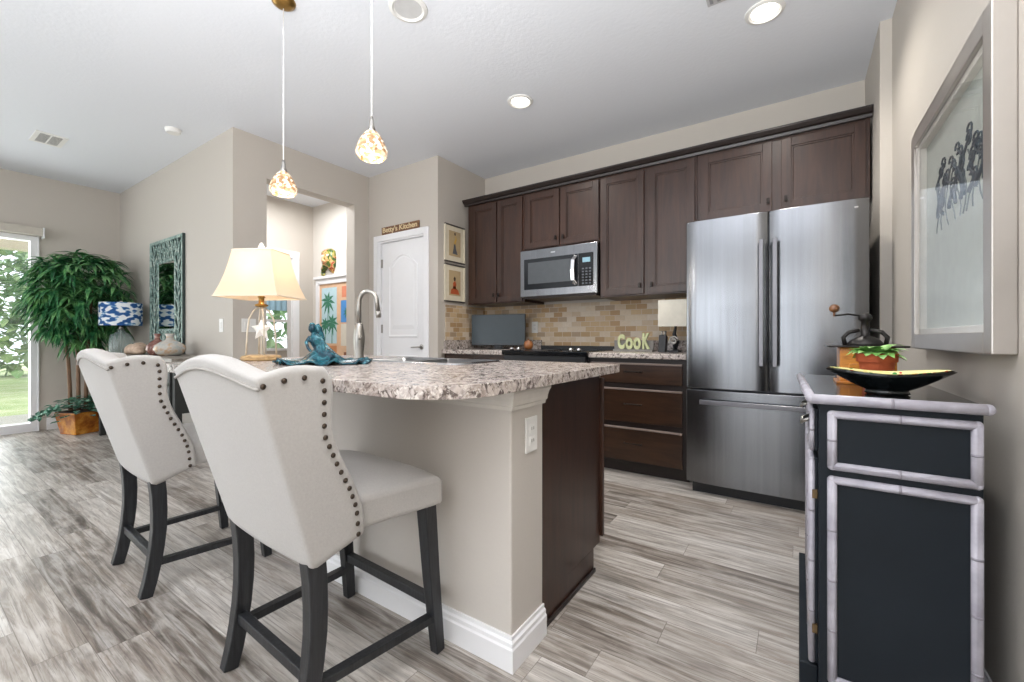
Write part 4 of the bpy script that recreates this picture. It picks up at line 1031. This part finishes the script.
# carved mask
def mat_mask():
    m, nt, b = new_mat('painted_mask'); n = noise_(nt, pos(nt, 'O'), 16, 2, .5, .8)
    nt.links.new(ramp(nt, n, [(.3, '#3f5a2c'), (.42, '#8a8f3a'), (.5, '#e0b080'), (.58, '#b0472c'), (.68, '#d9b45a'), (.8, '#3d3a22')], 'CONSTANT'), b.inputs['Base Color']); b.inputs['Roughness'].default_value = .35; return m
mx_, mz_ = -5.12, 2.03
t = thing('wall_mask', (mx_, HY, 1.88), 'colourful carved mask hanging above the hall collage picture', 'mask'); MK = mat_mask()
m = MB(); out = [(-.13, .14), (-.05, .17), (.06, .16), (.13, .12), (.15, .03), (.14, -.08), (.09, -.17), (.04, -.1), (-.02, -.08), (-.07, -.12), (-.13, -.15), (-.14, -.12), (-.1, -.06), (-.13, .02), (-.11, .07)]
n = len(out); vs = [(mx_+p[0], HY-.001, mz_+p[1]) for p in out]+[(mx_+p[0]*.85, HY-.05, mz_+p[1]*.85) for p in out]+[(mx_+.01, HY-.075, mz_+.02)]
m.add(vs, [(i, (i+1) % n, n+(i+1) % n, n+i) for i in range(n)]+[(n+i, n+(i+1) % n, 2*n) for i in range(n)]+[tuple(range(n-1, -1, -1))])
m.build('face', MK, t, smooth=True)
MB().tube([(mx_-.02, HY-.07, mz_+.05), (mx_+.0, HY-.1, mz_+.0), (mx_+.05, HY-.085, mz_-.03)], [.012, .018, .02], 10).build('nose', M('mask_peach', '#d9a678', .4), t, smooth=True)
for q in (-.05, .06): MB().ball((mx_+q, HY-.068, mz_+.06), .02, 10, 8, sc=(1.3, .5, .8)).build('eye', M('mask_eye', '#f0e6d0', .3), t, smooth=True)
MB().tube([(mx_-.12, HY-.03, mz_-.13), (mx_-.13, HY-.03, mz_-.17), (mx_-.09, HY-.03, mz_-.19), (mx_-.06, HY-.03, mz_-.16)], .014, 8).build('curl', MK, t, smooth=True)
# bathroom curtain
t = thing('window_curtain', (-6.76, 3.5, 1.3), 'light blue gathered valance over the small far window', 'curtain')
m = MB(); k = 0
for s_ in (0, .004):
    b0 = len(m.v)
    for i in range(41):
        y = 3.15+i*.017; x = -6.76+.012*math.sin(i*1.2)+s_
        for z in (1.45, 1.62, 1.80): m.v.append((x, y, z))
    for i in range(40):
        for j in range(2): a = b0+i*3+j; m.f.append((a, a+3, a+4, a+1)); m.m.append(0)
m.build('valance', M('pale_blue_cloth', '#9fc3d8', .8), t, smooth=True, clean=False)
MB().tube([(-6.77, 3.12, 1.81), (-6.77, 3.86, 1.81)], .008, 8).build('rod', NICK, t)

# ------------------------------------------------------------ console table with its objects
TX0, TX1, TY0, TY1, TZ = -6.15, -4.02, 1.27, 1.655, .86
GRW = mat_wood('grey_washed_wood', '#6d675f', '#9a9288', .5, (2, 10, 10), 'W', 0, .2)
DKW = M('charcoal_wood', '#222422', .6, bmp=.2)
t = thing('sideboard', ((TX0+TX1)/2, 1.46, 0), 'dark charcoal sideboard under the carved mirror', 'sideboard')
MB().box(TX0, TX1, TY0, TY1, TZ-.03, TZ).build('tabletop', GRW, t, bevel=.004)
MB().box(TX0+.05, TX1-.03, TY0+.03, TY1-.01, .42, TZ-.03).build('cabinet_body', DKW, t, bevel=.004)
for i in range(4):
    x = TX0+.07+i*.5; d = MB().box(x, x+.47, TY0+.015, TY0+.03, .46, TZ-.06).build('door', DKW, t, bevel=.004)
    MB().ball((x+.43, TY0+.005, .65), .012, 10, 8).build('knob', NICK, d, smooth=True)
for x in (TX0+.05, TX1-.08):
    for y in (TY0+.03, TY1-.06): MB().box(x, x+.05, y, y+.05, 0, .42).build('leg', DKW, t, bevel=.003)
MB().box(TX0+.05, TX1-.03, TY0+.04, TY1-.02, .18, .205).build('lower_shelf', GRW, t, bevel=.003)
# blue and white lamp
bx_, by_ = -5.96, 1.445
t = thing('table_lamp', (bx_, by_, TZ), 'blue and white patterned drum-shade lamp with glass base on sideboard', 'lamp')
def mat_ikat():
    m, nt, b = new_mat('blue_ikat_cloth'); v = pos(nt, 'O', (1, 1, 1)); n = N(nt, 'ShaderNodeTexCoord')
    s_ = N(nt, 'ShaderNodeSeparateXYZ'); nt.links.new(n.outputs['Object'], s_.inputs[0])
    an = math_(nt, 'ARCTAN2', s_.outputs[1], s_.outputs[0])
    row = math_(nt, 'FLOOR', math_(nt, 'MULTIPLY', s_.outputs[2], 90.0))
    wn = N(nt, 'ShaderNodeTexWhiteNoise', noise_dimensions='1D'); nt.links.new(row, wn.inputs['W'])
    cv_ = N(nt, 'ShaderNodeCombineXYZ'); nt.links.new(math_(nt, 'ADD', math_(nt, 'MULTIPLY', an, 1.9), math_(nt, 'MULTIPLY', wn.outputs['Value'], .22)), cv_.inputs[0]); nt.links.new(math_(nt, 'MULTIPLY', s_.outputs[2], 17.0), cv_.inputs[1])
    c = ramp(nt, noise_(nt, cv_.outputs[0], 1.35, 1, .4), [(.46, '#e8ebee'), (.5, '#6f9cc4'), (.54, '#235592')])
    nt.links.new(c, b.inputs['Base Color']); b.inputs['Roughness'].default_value = .85; return m
MB().lathe([(.175, 1.15), (.175, 1.39), (.172, 1.39), (.172, 1.15)], (bx_, by_, 0), 40).build('lamp_shade', mat_ikat(), t, smooth='auto')
GLB = mat_glass('smoky_bottle_glass', lin('#9fb0ac'), .45, .05)
MB().lathe([(0, .862), (.095, .862), (.10, .88), (.10, 1.0), (.085, 1.05), (.035, 1.085), (.03, 1.11), (0, 1.112)], (bx_, by_, 0), 28).build('glass_base', GLB, t, smooth='auto')
MB().tube([(bx_, by_, .87), (bx_, by_, 1.3)], .006, 8).lathe([(.02, 1.11), (.02, 1.14), (.012, 1.15)], (bx_, by_, 0), 14).build('stem', NICK, t, smooth=True)
MB().ball((bx_, by_, 1.402), .014, 10, 8).build('finial', NICK, t, smooth=True)
# driftwood / shells, vases
t = MB()
for a, r in (((0, 0), .075), ((.13, .01), .085), ((.25, -.01), .06), ((.07, .02), .08)):
    t.ball((-5.50+a[0], 1.42+a[1], TZ+r*.62), r, 14, 10, sc=(1.25, .8, .7))
for v_i, v in enumerate(t.v):
    n_ = noise.noise(Vector(v)*16)*.018; t.v[v_i] = (v[0]+n_, v[1]+n_*.6, max(TZ+.001, v[2]+n_))
o = t.build('driftwood', M('pinkish_driftwood', '#b79e8a', .8, var=.2, vs=30, bmp=.6, bs=50), smooth=True, clean=False)
o.modifiers.new('fuse', 'REMESH').voxel_size = .009; o.modifiers['fuse'].mode = 'VOXEL'; tag(o, 'knobbly pinkish driftwood piece between blue lamp and vases', 'driftwood')
def mat_vase(name, stops):
    m, nt, b = new_mat(name); n = noise_(nt, pos(nt, 'O', (1, 1, 1.5)), 9, 4, .6, .7); nt.links.new(ramp(nt, n, stops), b.inputs['Base Color']); b.inputs['Roughness'].default_value = .22; return m
def vase(x, y, r, h, mt, label, nm='vase'):
    o = MB().lathe([(0, 0), (r*.6, 0), (r*.85, h*.12), (r, h*.3), (r*.93, h*.47), (r*.6, h*.62), (r*.28, h*.72), (r*.22, h*.85), (r*.32, h*.98), (r*.3, h), (r*.2, h*.98), (r*.16, h*.8)], (x, y, TZ), 32).build(nm, mt, smooth=True)
    tag(o, label, 'vase')
vase(-4.93, 1.45, .085, .20, mat_vase('brown_vase_glaze', [(.3, '#4a2f2a'), (.5, '#7a5148'), (.6, '#b58f80'), (.75, '#d9c5b4')]), 'smaller brown and cream round vase on the sideboard before the mirror')
vase(-4.69, 1.47, .118, .20, mat_vase('grey_vase_glaze', [(.3, '#8fa0a8'), (.5, '#b9b4ab'), (.65, '#b28f6a'), (.8, '#d9d2c8')]), 'larger blue-grey and tan vase, right of the brown vase')
# carved mirror
t = thing('carved_mirror', (-5.4, YM, .87), 'tall mirror with carved verdigris openwork frame above the sideboard', 'mirror')
a0, a1, b0, b1 = -5.85, -4.955, .865, 2.04; y = YM
def mat_pat():
    m, nt, b = new_mat('verdigris_wood'); n = noise_(nt, pos(nt, 'O'), 22, 4, .6); nt.links.new(ramp(nt, n, [(.3, '#4a625d'), (.5, '#869f97'), (.7, '#c3cfc6')]), b.inputs['Base Color']); b.inputs['Roughness'].default_value = .5; return m
PAT = mat_pat()
fm = MB(); e = .03
fm.box(a0, a0+e, y-.024, y-.001, b0, b1).box(a1-e, a1, y-.024, y-.001, b0, b1).box(a0+e, a1-e, y-.024, y-.001, b0, b0+e).box(a0+e, a1-e, y-.024, y-.001, b1-e, b1)
ia0, ia1, ib0, ib1 = a0+.235, a1-.235, b0+.25, b1-.24
fm.box(ia0-.025, ia0, y-.015, y-.001, ib0, ib1).box(ia1, ia1+.025, y-.015, y-.001, ib0, ib1).box(ia0-.025, ia1+.025, y-.015, y-.001, ib0-.025, ib0).box(ia0-.025, ia1+.025, y-.015, y-.001, ib1, ib1+.025)
fm.build('frame', PAT, t, bevel=.004)
MB().box(a1, a1+.006, y-.025, y-.001, b0, b1).build('frame_side', M('frame_edge_dark', '#2c3a38', .5), t)
MB().box(a0+e, a1-e, y-.006, y-.001, b0+e, b1-e).build('dark_backing', M('mirror_backing', '#1c2a2a', .3), t)
MB().box(ia0, ia1, y-.012, y-.006, ib0, ib1).build('mirror_glass', M('silver_mirror', '#dfe6e4', .03, metal=1, var=0), t)
cv = MB(); rr_ = random.Random(3)
def branch(p, d, L, w_):
    pts = [Vector(p)]; dd = Vector(d)
    for k in range(5):
        dd.rotate(Matrix.Rotation(rr_.uniform(-.12, .28)*s_g, 2) if False else Matrix.Rotation(0, 2)); pts.append(pts[-1]+dd*L/5)
    return pts
def clampq(v):
    return (min(max(v[0], a0+e*.5), a1-e*.5), v[1], min(max(v[2], b0+e*.5), b1-e*.5))
def inside(v): return ia0 < v[0] < ia1 and ib0 < v[2] < ib1
# coral-like ribs: ovals filling the four bands
def oval(cx, cz, rx_, rz_, tilt):
    pts = []
    for k in range(15):
        an = 2*PI*k/14; p = Vector((rx_*math.cos(an), rz_*math.sin(an))); p.rotate(Matrix.Rotation(tilt, 2)); pts.append(clampq((cx+p.x, y-.014, cz+p.y)))
    cv.tube(pts, .008, 6, caps=False)
for i in range(7):
    z = b0+.12+i*(b1-b0-.24)/6
    for xc, sg in ((a0+.075, 1), (a0+.165, -1), (a1-.075, -1), (a1-.165, 1)): oval(xc, z+(.04 if sg > 0 else -.02), .036, .082, sg*.45)
for i in range(5):
    x = ia0-.01+i*(ia1-ia0+.02)/4
    for zc, sg in ((b1-.075, 1), (b1-.165, -1), (b0+.075, -1), (b0+.17, 1)): oval(x, zc, .032, .07, sg*.55)
cv.build('carving', PAT, t, smooth=True)

# ------------------------------------------------------------ tall indoor plant
PX, PY = -6.42, 1.23
t = thing('potted_tree', (PX, PY, 0), 'tall bushy indoor tree in an amber pot beside the sliding door', 'plant')
def mat_pot():
    m, nt, b = new_mat('amber_glazed_pot'); n = noise_(nt, pos(nt, 'O'), 12, 4, .6); nt.links.new(ramp(nt, n, [(.3, '#7a3f14'), (.5, '#b06a22'), (.7, '#d89a3c')]), b.inputs['Base Color']); b.inputs['Roughness'].default_value = .25; return m
def frustum(mb, cx, cy, z0, z1, a, b, rz=0, mi=0):
    c, s_ = math.cos(rz), math.sin(rz); vs = []
    for z, h in ((z0, a), (z1, b)):
        for p, q in ((-1, -1), (1, -1), (1, 1), (-1, 1)): x, y_ = p*h, q*h; vs.append((cx+x*c-y_*s_, cy+x*s_+y_*c, z))
    return mb.add(vs, [(0, 3, 2, 1), (4, 5, 6, 7), (0, 1, 5, 4), (1, 2, 6, 5), (2, 3, 7, 6), (3, 0, 4, 7)], mi)
frustum(MB(), PX, PY, 0, .235, .115, .15, .35).build('pot', mat_pot(), t, bevel=.008)
frustum(MB(), PX, PY, .235, .24, .14, .14, .35).build('soil', M('soil', '#3a2c22', .95), t)
STEM = M('brown_stem', '#7a5f4a', .8, bmp=.5, bs=40)
for i, (dx, dy) in enumerate(((-.06, -.07), (.0, -.02), (.03, .03), (-.03, .08))):
    MB().tube([(PX+dx, PY+dy, .23), (PX+dx*.9, PY+dy*1.1, .5), (PX+dx*1.4, PY+dy*1.2, .8), (PX+dx*1.2, PY+dy*2, 1.2), (PX+dx*2, PY+dy*2.6, 1.6)], [.019, .017, .016, .014, .01], 8).build('trunk', STEM, t, smooth=True)
LEAFM = mat_leaf('glossy_green_leaf', '#1b4a2e', '#347546', '#76ab6a', .35, 9)
f = MB(); rl = random.Random(11)
cl = []
while len(cl) < 190:
    v = Vector((rl.uniform(-1, 1), rl.uniform(-1, 1), rl.uniform(-1, 1)))
    if .2 < v.length <= 1:
        cl.append(v)
for v in cl:
    q = Vector((PX+v.x*.42, PY-.0+v.y*.42, 1.47+v.z*.50)); 
    for k in range(12):
        an = rl.uniform(0, 2*PI); d = Vector((math.cos(an), math.sin(an), rl.uniform(-.5, .6)))+v*.5
        L = rl.uniform(.17, .29); p = q.copy()
        rows = leaf_pts(p, d, L, rl.uniform(.028, .042), rl.uniform(1.0, 2.4))
        if any(r[1].y > YM-.02 for r in rows) or any(r[1].x < XW+.03 for r in rows): continue
        if any(r[1].z < 1.43 and (r[1].xy-Vector((-5.96, 1.445))).length < .225 for r in rows): continue
        add_leaf(f, rows)
f.build('foliage', LEAFM, t, clean=False)
f2 = MB()
for k in range(210):
    an = rl.uniform(0, 2*PI); r = rl.uniform(.02, .24); q = Vector((PX+r*math.cos(an), PY+r*math.sin(an), .27+rl.uniform(0, .15)*(1-r*2)))
    if r > .17: q.z -= rl.uniform(0, .12)
    add_leaf(f2, leaf_pts(q, Vector((math.cos(an), math.sin(an), .2)), rl.uniform(.05, .08), rl.uniform(.045, .065), .8))
for vine in range(4):
    an = -2.1+vine*.25; q = Vector((PX+.15*math.cos(an), PY+.15*math.sin(an), .3))
    for k in range(6):
        q = q+Vector((math.cos(an)*.03, math.sin(an)*.035, -.012 if k < 4 else -.028))
        if q.x < XW+.06: q.x = XW+.06
        if q.z < .05: break
        for s_ in range(3): add_leaf(f2, leaf_pts(q, rnd_dir(), .05, .045, .5))
f2.build('ivy', mat_leaf('ivy_leaf', '#163f34', '#2c6b52', '#7fae98', .4, 14), t, clean=False)

# ------------------------------------------------------------ right console with bamboo trim
KX0, KX1, KY0, KY1, KZ = .045, .362, 1.455, 2.25, .84
def mat_bamboo():
    m, nt, b = new_mat('whitewashed_bamboo'); n = noise_(nt, pos(nt, 'W'), 9, 4, .6); nt.links.new(ramp(nt, n, [(.35, '#97939d'), (.6, '#b9b6bf')]), b.inputs['Base Color']); b.inputs['Roughness'].default_value = .3; return m
BAM = mat_bamboo(); KBL = M('charcoal_blue_lacquer', '#1a2026', .45, var=.12, vs=5)
KBL.node_tree.nodes['Principled BSDF'].inputs['Specular IOR Level'].default_value = .22
NODE = M('bamboo_node', '#8f8b93', .5)
t = thing('console_cabinet', (.2, 1.85, 0), 'charcoal console cabinet with whitewashed bamboo trim against the right wall', 'cabinet')
MB().box(KX0, KX1, KY0, KY1, .0, KZ).build('cabinet_body', KBL, t, bevel=.003)
MB().prism([(KX0-.01, KY0-.0), (KX1-.002, KY0-.0), (KX1-.002, KY1+.008), (KX0-.036, KY1+.008)], KZ, .862, 'z').build('top', M('black_top_lacquer', '#1c1f23', .15), t)
def bam(mb, p, q, r=.011):
    mb.tube([p, q], r, 12)
    L = (Vector(q)-Vector(p)).length; n = max(1, int(L/.17)); d = (Vector(q)-Vector(p)).normalized()
    for k in range(1, n+1):
        c = Vector(p)+(Vector(q)-Vector(p))*(k/(n+1)); mb.tube([c-d*.003, c+d*.003], r*1.03, 12, 1)
m = MB(); ze = .852
bam(m, (KX0-.016, KY0-.01, ze), (KX1+.004, KY0-.01, ze), .0135); bam(m, (KX0-.016, KY0-.01, ze), (KX0-.042, KY1+.01, ze), .0135)
m.ball((KX0-.016, KY0-.01, ze), .0137).ball((KX1+.004, KY0-.01, ze), .0137)
m.build('bamboo_top_edge', [BAM, NODE], t, smooth=True)
def bam_frame(y, x0, x1, z0, z1):
    m = MB(); r = .0112
    bam(m, (x0, y, z1), (x1, y, z1), r); bam(m, (x0, y, z0), (x1, y, z0), r); bam(m, (x0, y, z0), (x0, y, z1), r); bam(m, (x1, y, z0), (x1, y, z1), r)
    for q in (x0, x1):
        for z_ in (z0, z1): m.ball((q, y, z_), r*1.02)
    return m.build('bamboo_frame', [BAM, NODE], t, smooth=True)
bam_frame(KY0-.004, KX0+.03, KX1-.012, .672, .812)
bam_frame(KY0-.004, KX0+.03, KX1-.012, .09, .634)
# drawers, doors and fretwork on the long face (facing -x)
for i in range(2):
    ya = KY0+.03+i*.385; yb = ya+.355
    d = MB().box(KX0-.012, KX0, ya, yb, .70, .82).build('drawer', KBL, t, bevel=.002)
    m = MB()
    for z in (.705, .815): bam(m, (KX0-.014, ya, z), (KX0-.014, yb, z), .006)
    for y_ in (ya, yb): bam(m, (KX0-.014, y_, .705), (KX0-.014, y_, .815), .006)
    m.build('drawer_trim', [BAM, NODE], d, smooth=True)
    yc = (ya+yb)/2
    MB().tube([(KX0-.012, yc-.04, .77), (KX0-.035, yc-.035, .76), (KX0-.038, yc, .748), (KX0-.035, yc+.035, .76), (KX0-.012, yc+.04, .77)], .005, 8).build('pull', NICK, d, smooth=True)
    d = MB().box(KX0-.012, KX0, ya, yb, .10, .68).build('door', KBL, t, bevel=.002)
    m = MB()
    for z in (.105, .675): bam(m, (KX0-.015, ya, z), (KX0-.015, yb, z), .008)
    for y_ in (ya, yb): bam(m, (KX0-.015, y_, .105), (KX0-.015, y_, .675), .008)
    zc = .39
    for s_ in (1, -1):
        for q in (0, 1):
            bam(m, (KX0-.016, ya if q == 0 else yb, zc), (KX0-.016, yc, zc+s_*.285), .006); bam(m, (KX0-.016, ya if q == 0 else yb, zc+s_*.14), (KX0-.016, yc, zc), .006)
    bam(m, (KX0-.018, yc, .105), (KX0-.018, yc, .675), .006)
    m.build('fretwork', [BAM, NODE], d, smooth=True)
MB().box(KX0-.045, KX0, KY0+.04, KY1, 0, .085).build('plinth', KBL, t, bevel=.004)
# small hardware: brass hinge
for z in (.2, .58): MB().box(KX0-.014, KX0-.002, KY0+.02, KY0+.030, z-.012, z+.012).build('hinge', M('dull_brass', '#6a563a', .5, metal=.6), t)

# coffee grinder
gx, gy, gz = .192, 1.93, .8625
t = thing('coffee_grinder', (gx, gy, gz), 'wooden box coffee grinder with iron crank on the console cabinet', 'coffee grinder')
HON = mat_wood('honey_pine', '#a05c1c', '#dd9433', .35, (3, 3, 20), 'W', .3)
MB().box(gx-.075, gx+.075, gy-.07, gy+.07, gz+.006, gz+.125).build('box', HON, t, bevel=.004)
MB().box(gx-.085, gx+.085, gy-.08, gy+.08, gz, gz+.008).build('base', HON, t, bevel=.002)
MB().prism(rrect(gx-.11, gx+.11, gy-.085, gy+.085, (.03,)*4), gz+.125, gz+.131, 'z').build('top_plate', DKM, t, bevel=.002)
d = MB().box(gx-.05, gx+.05, gy-.074, gy-.068, gz+.02, gz+.07).build('drawer', HON, t, bevel=.002)
MB().ball((gx, gy-.082, gz+.045), .009, 10, 8).build('knob', DKM, d, smooth=True)
IRN = M('cast_iron', '#33302f', .4, metal=.6)
m = MB().lathe([(.052, .131), (.05, .14), (.04, .152), (.022, .162), (.013, .166), (.012, .215), (.02, .222), (.02, .235), (.01, .243), (0, .244)], (gx, gy, gz), 20)
m.build('hopper', IRN, t, smooth=True)
m = MB()
for s_ in (-1, 1): m.tube([(gx+s_*.055, gy, gz+.13), (gx+s_*.06, gy, gz+.16), (gx+s_*.045, gy, gz+.178), (gx+s_*.015, gy, gz+.185)], .007, 8)
m.build('bridge', IRN, t, smooth=True)
ck = MB().tube([(gx, gy, gz+.235), (gx-.03, gy-.01, gz+.238), (gx-.05, gy-.018, gz+.242), (gx-.075, gy-.03, gz+.238), (gx-.088, gy-.036, gz+.237)], .006, 8, rect=(.006, .013), up=(0, 0, 1)).build('crank', IRN, t, bevel=.002)
MB().tube([(gx-.088, gy-.036, gz+.234), (gx-.088, gy-.036, gz+.248)], .004, 8).ball((gx-.088, gy-.036, gz+.262), .016, 14, 10, sc=(1, 1, .95)).build('crank_knob', mat_wood('knob_wood', '#5f3a22', '#9a6a44', .3), ck, smooth=True)
# little potted plant behind the bowl
px_, py_ = .203, 1.755
t = thing('potted_plant', (px_, py_, .8625), 'small green-leaved plant in a terracotta pot behind the black bowl', 'plant')
TER = M('terracotta', '#b5562e', .7, bmp=.1)
MB().lathe([(0, 0), (.034, 0), (.045, .082), (.051, .082), (.053, .108), (.048, .108), (.046, .095), (0, .095)], (px_, py_, .8635), 28).build('pot', TER, t, smooth='auto')
MB().lathe([(0, .106), (.046, .100), (.046, .094), (0, .094)], (px_, py_, .8635), 20).build('soil', M('potting_soil', '#4a3d35', .95), t)
m = MB(); rg = random.Random(5)
for k in range(34):
    an = k*2.4; el = .35+.9*(k/34); d = Vector((math.cos(an), math.sin(an), el)); q = Vector((px_, py_, .972))+Vector((math.cos(an)*.012, math.sin(an)*.012, .003*(k % 5)))
    add_leaf(m, leaf_pts(q, d, rg.uniform(.05, .075), rg.uniform(.044, .058), 1.5, fold=.1))
m.build('leaves', mat_leaf('fresh_green_leaf', '#5f9a48', '#93c86e', '#c2e6a4', .4, 25), t, smooth=True, clean=False)
# black square bowl with painted inside
cx_, cy_ = .205, 1.583
t = thing('decorative_bowl', (cx_, cy_, .8625), 'black pointed-corner bowl with flower-painted inside at the console front', 'bowl')
def bowl_surface(scale, lift, inner=False):
    vs = []; n_ = 60; R_n = 9
    for i in range(R_n+1):
        q = i/R_n
        for k in range(n_):
            an = 2*PI*k/n_
            c4 = abs(math.cos(an))          # corners
            rim = .099*(1+.42*c4**3)
            base = .045
            r = base+(rim-base)*q
            z = .012+(.043+.012*c4**2)*q**1.15 if q > 0 else .012
            vs.append((cx_+r*scale*math.cos(an-.0), cy_+r*scale*math.sin(an)*.74, .8625+z+lift))
    return vs, n_, R_n
vs, n_, R_n = bowl_surface(1, 0)
m = MB(); fs = [(i*n_+k, i*n_+(k+1) % n_, (i+1)*n_+(k+1) % n_, (i+1)*n_+k) for i in range(R_n) for k in range(n_)]
m.add(vs, fs); m.f.append(tuple(range(n_))); m.m.append(0)
vi, _, _ = bowl_surface(.95, .004); k0 = len(m.v); m.add(vi, fs)
top = R_n*n_
for k in range(n_): m.f.append((top+k, top+(k+1) % n_, k0+top+(k+1) % n_, k0+top+k)); m.m.append(0)
m.lathe([(.046, 0), (.05, .002), (.046, .014), (.04, .014)], (cx_, cy_, .8630), 30, sy=.8)
m.build('bowl', M('black_lacquer', '#0e1213', .15), t, smooth=True, clean=False)
def mat_floral():
    m, nt, b = new_mat('painted_flowers'); v = pos(nt, 'O'); vo = N(nt, 'ShaderNodeTexVoronoi'); vo.inputs['Scale'].default_value = 60; nt.links.new(v, vo.inputs[0])
    sp = N(nt, 'ShaderNodeSeparateColor'); nt.links.new(vo.outputs['Color'], sp.inputs[0])
    c = ramp(nt, sp.outputs[0], [(0, '#c23a26'), (.3, '#3f8a3a'), (.55, '#e8d98a'), (.8, '#d9a53a')], 'CONSTANT')
    c = mixc(nt, math_(nt, 'LESS_THAN', vo.outputs['Distance'], .36), lin('#e6dc9a'), c); nt.links.new(c, b.inputs['Base Color']); b.inputs['Roughness'].default_value = .2; return m
m = MB(); v2, _, _ = bowl_surface(.92, .0055); m.add(v2, fs); m.f.append(tuple(range(n_))); m.m.append(0)
m.build('painted_lining', mat_floral(), t, smooth=True, clean=False)

# framed artwork on the right wall
t = thing('framed_artwork', (XR-.02, 1.93, .98), 'large silver shadow-box frame with pale print behind glass, right wall', 'picture')
ax0, ax1, ay0, ay1, az0, az1 = .385, XR-.001, 1.50, 2.385, .98, 1.84
SIL = M('brushed_silver_frame', '#bcb6b0', .3, metal=.65, var=.06, vs=8)
fm = MB(); w1 = .055
fm.box(ax0, ax1, ay0, ay0+w1, az0, az1).box(ax0, ax1, ay1-w1, ay1, az0, az1).box(ax0, ax1, ay0+w1, ay1-w1, az0, az0+w1).box(ax0, ax1, ay0+w1, ay1-w1, az1-w1, az1)
fm.build('frame', SIL, t, bevel=.003)
MB().box(ax0+.012, ax1-.003, ay0+w1, ay0+w1+.03, az0+w1, az1-w1).box(ax0+.012, ax1-.003, ay1-w1-.03, ay1-w1, az0+w1, az1-w1).box(ax0+.012, ax1-.003, ay0+w1+.03, ay1-w1-.03, az0+w1, az0+w1+.02).box(ax0+.012, ax1-.003, ay0+w1+.03, ay1-w1-.03, az1-w1-.02, az1-w1).build('inner_liner', M('cream_liner', '#dcd8d0', .5), t, bevel=.002)
bk = MB().box(ax1-.012, ax1-.002, ay0+w1, ay1-w1, az0+w1, az1-w1).build('backing', M('grey_green_mat', '#b9bfb8', .7), t)
INK = M('ink_blue', '#2f4450', .6); INKG = M('ink_grey', '#5f6a6c', .7)
rq = random.Random(4); m = MB(); m2 = MB()
for k in range(9):          # tangled plant-like drawing
    y0_ = 1.66+k*.055; h_ = rq.uniform(.10, .19); c_ = rq.uniform(-.05, .05)
    pts = [(ax1-.0135, y0_+c_*math.sin(q*.5)+.02*math.sin(q*1.1+k), 1.45+h_*q/8) for q in range(9)]
    m.tube(pts, [.007-.0005*q for q in range(9)], 6)
    for q in (3, 5, 7, 8): m.tube([(ax1-.0135, pts[q][1]+.022*math.cos(a_*.7), pts[q][2]+.018*math.sin(a_*.7)) for a_ in range(8)], .003, 5)
    m2.tube([(ax1-.0132, y0_+.02+.03*math.sin(q*.8+k), 1.40+.03*q) for q in range(7)], .002, 5)
m.build('blue_drawing', INK, bk); m2.build('grey_drawing', INKG, bk)
MB().box(ax0+.008, ax0+.010, ay0+w1, ay1-w1, az0+w1, az1-w1).build('glass', mat_mirror_glass(), t)
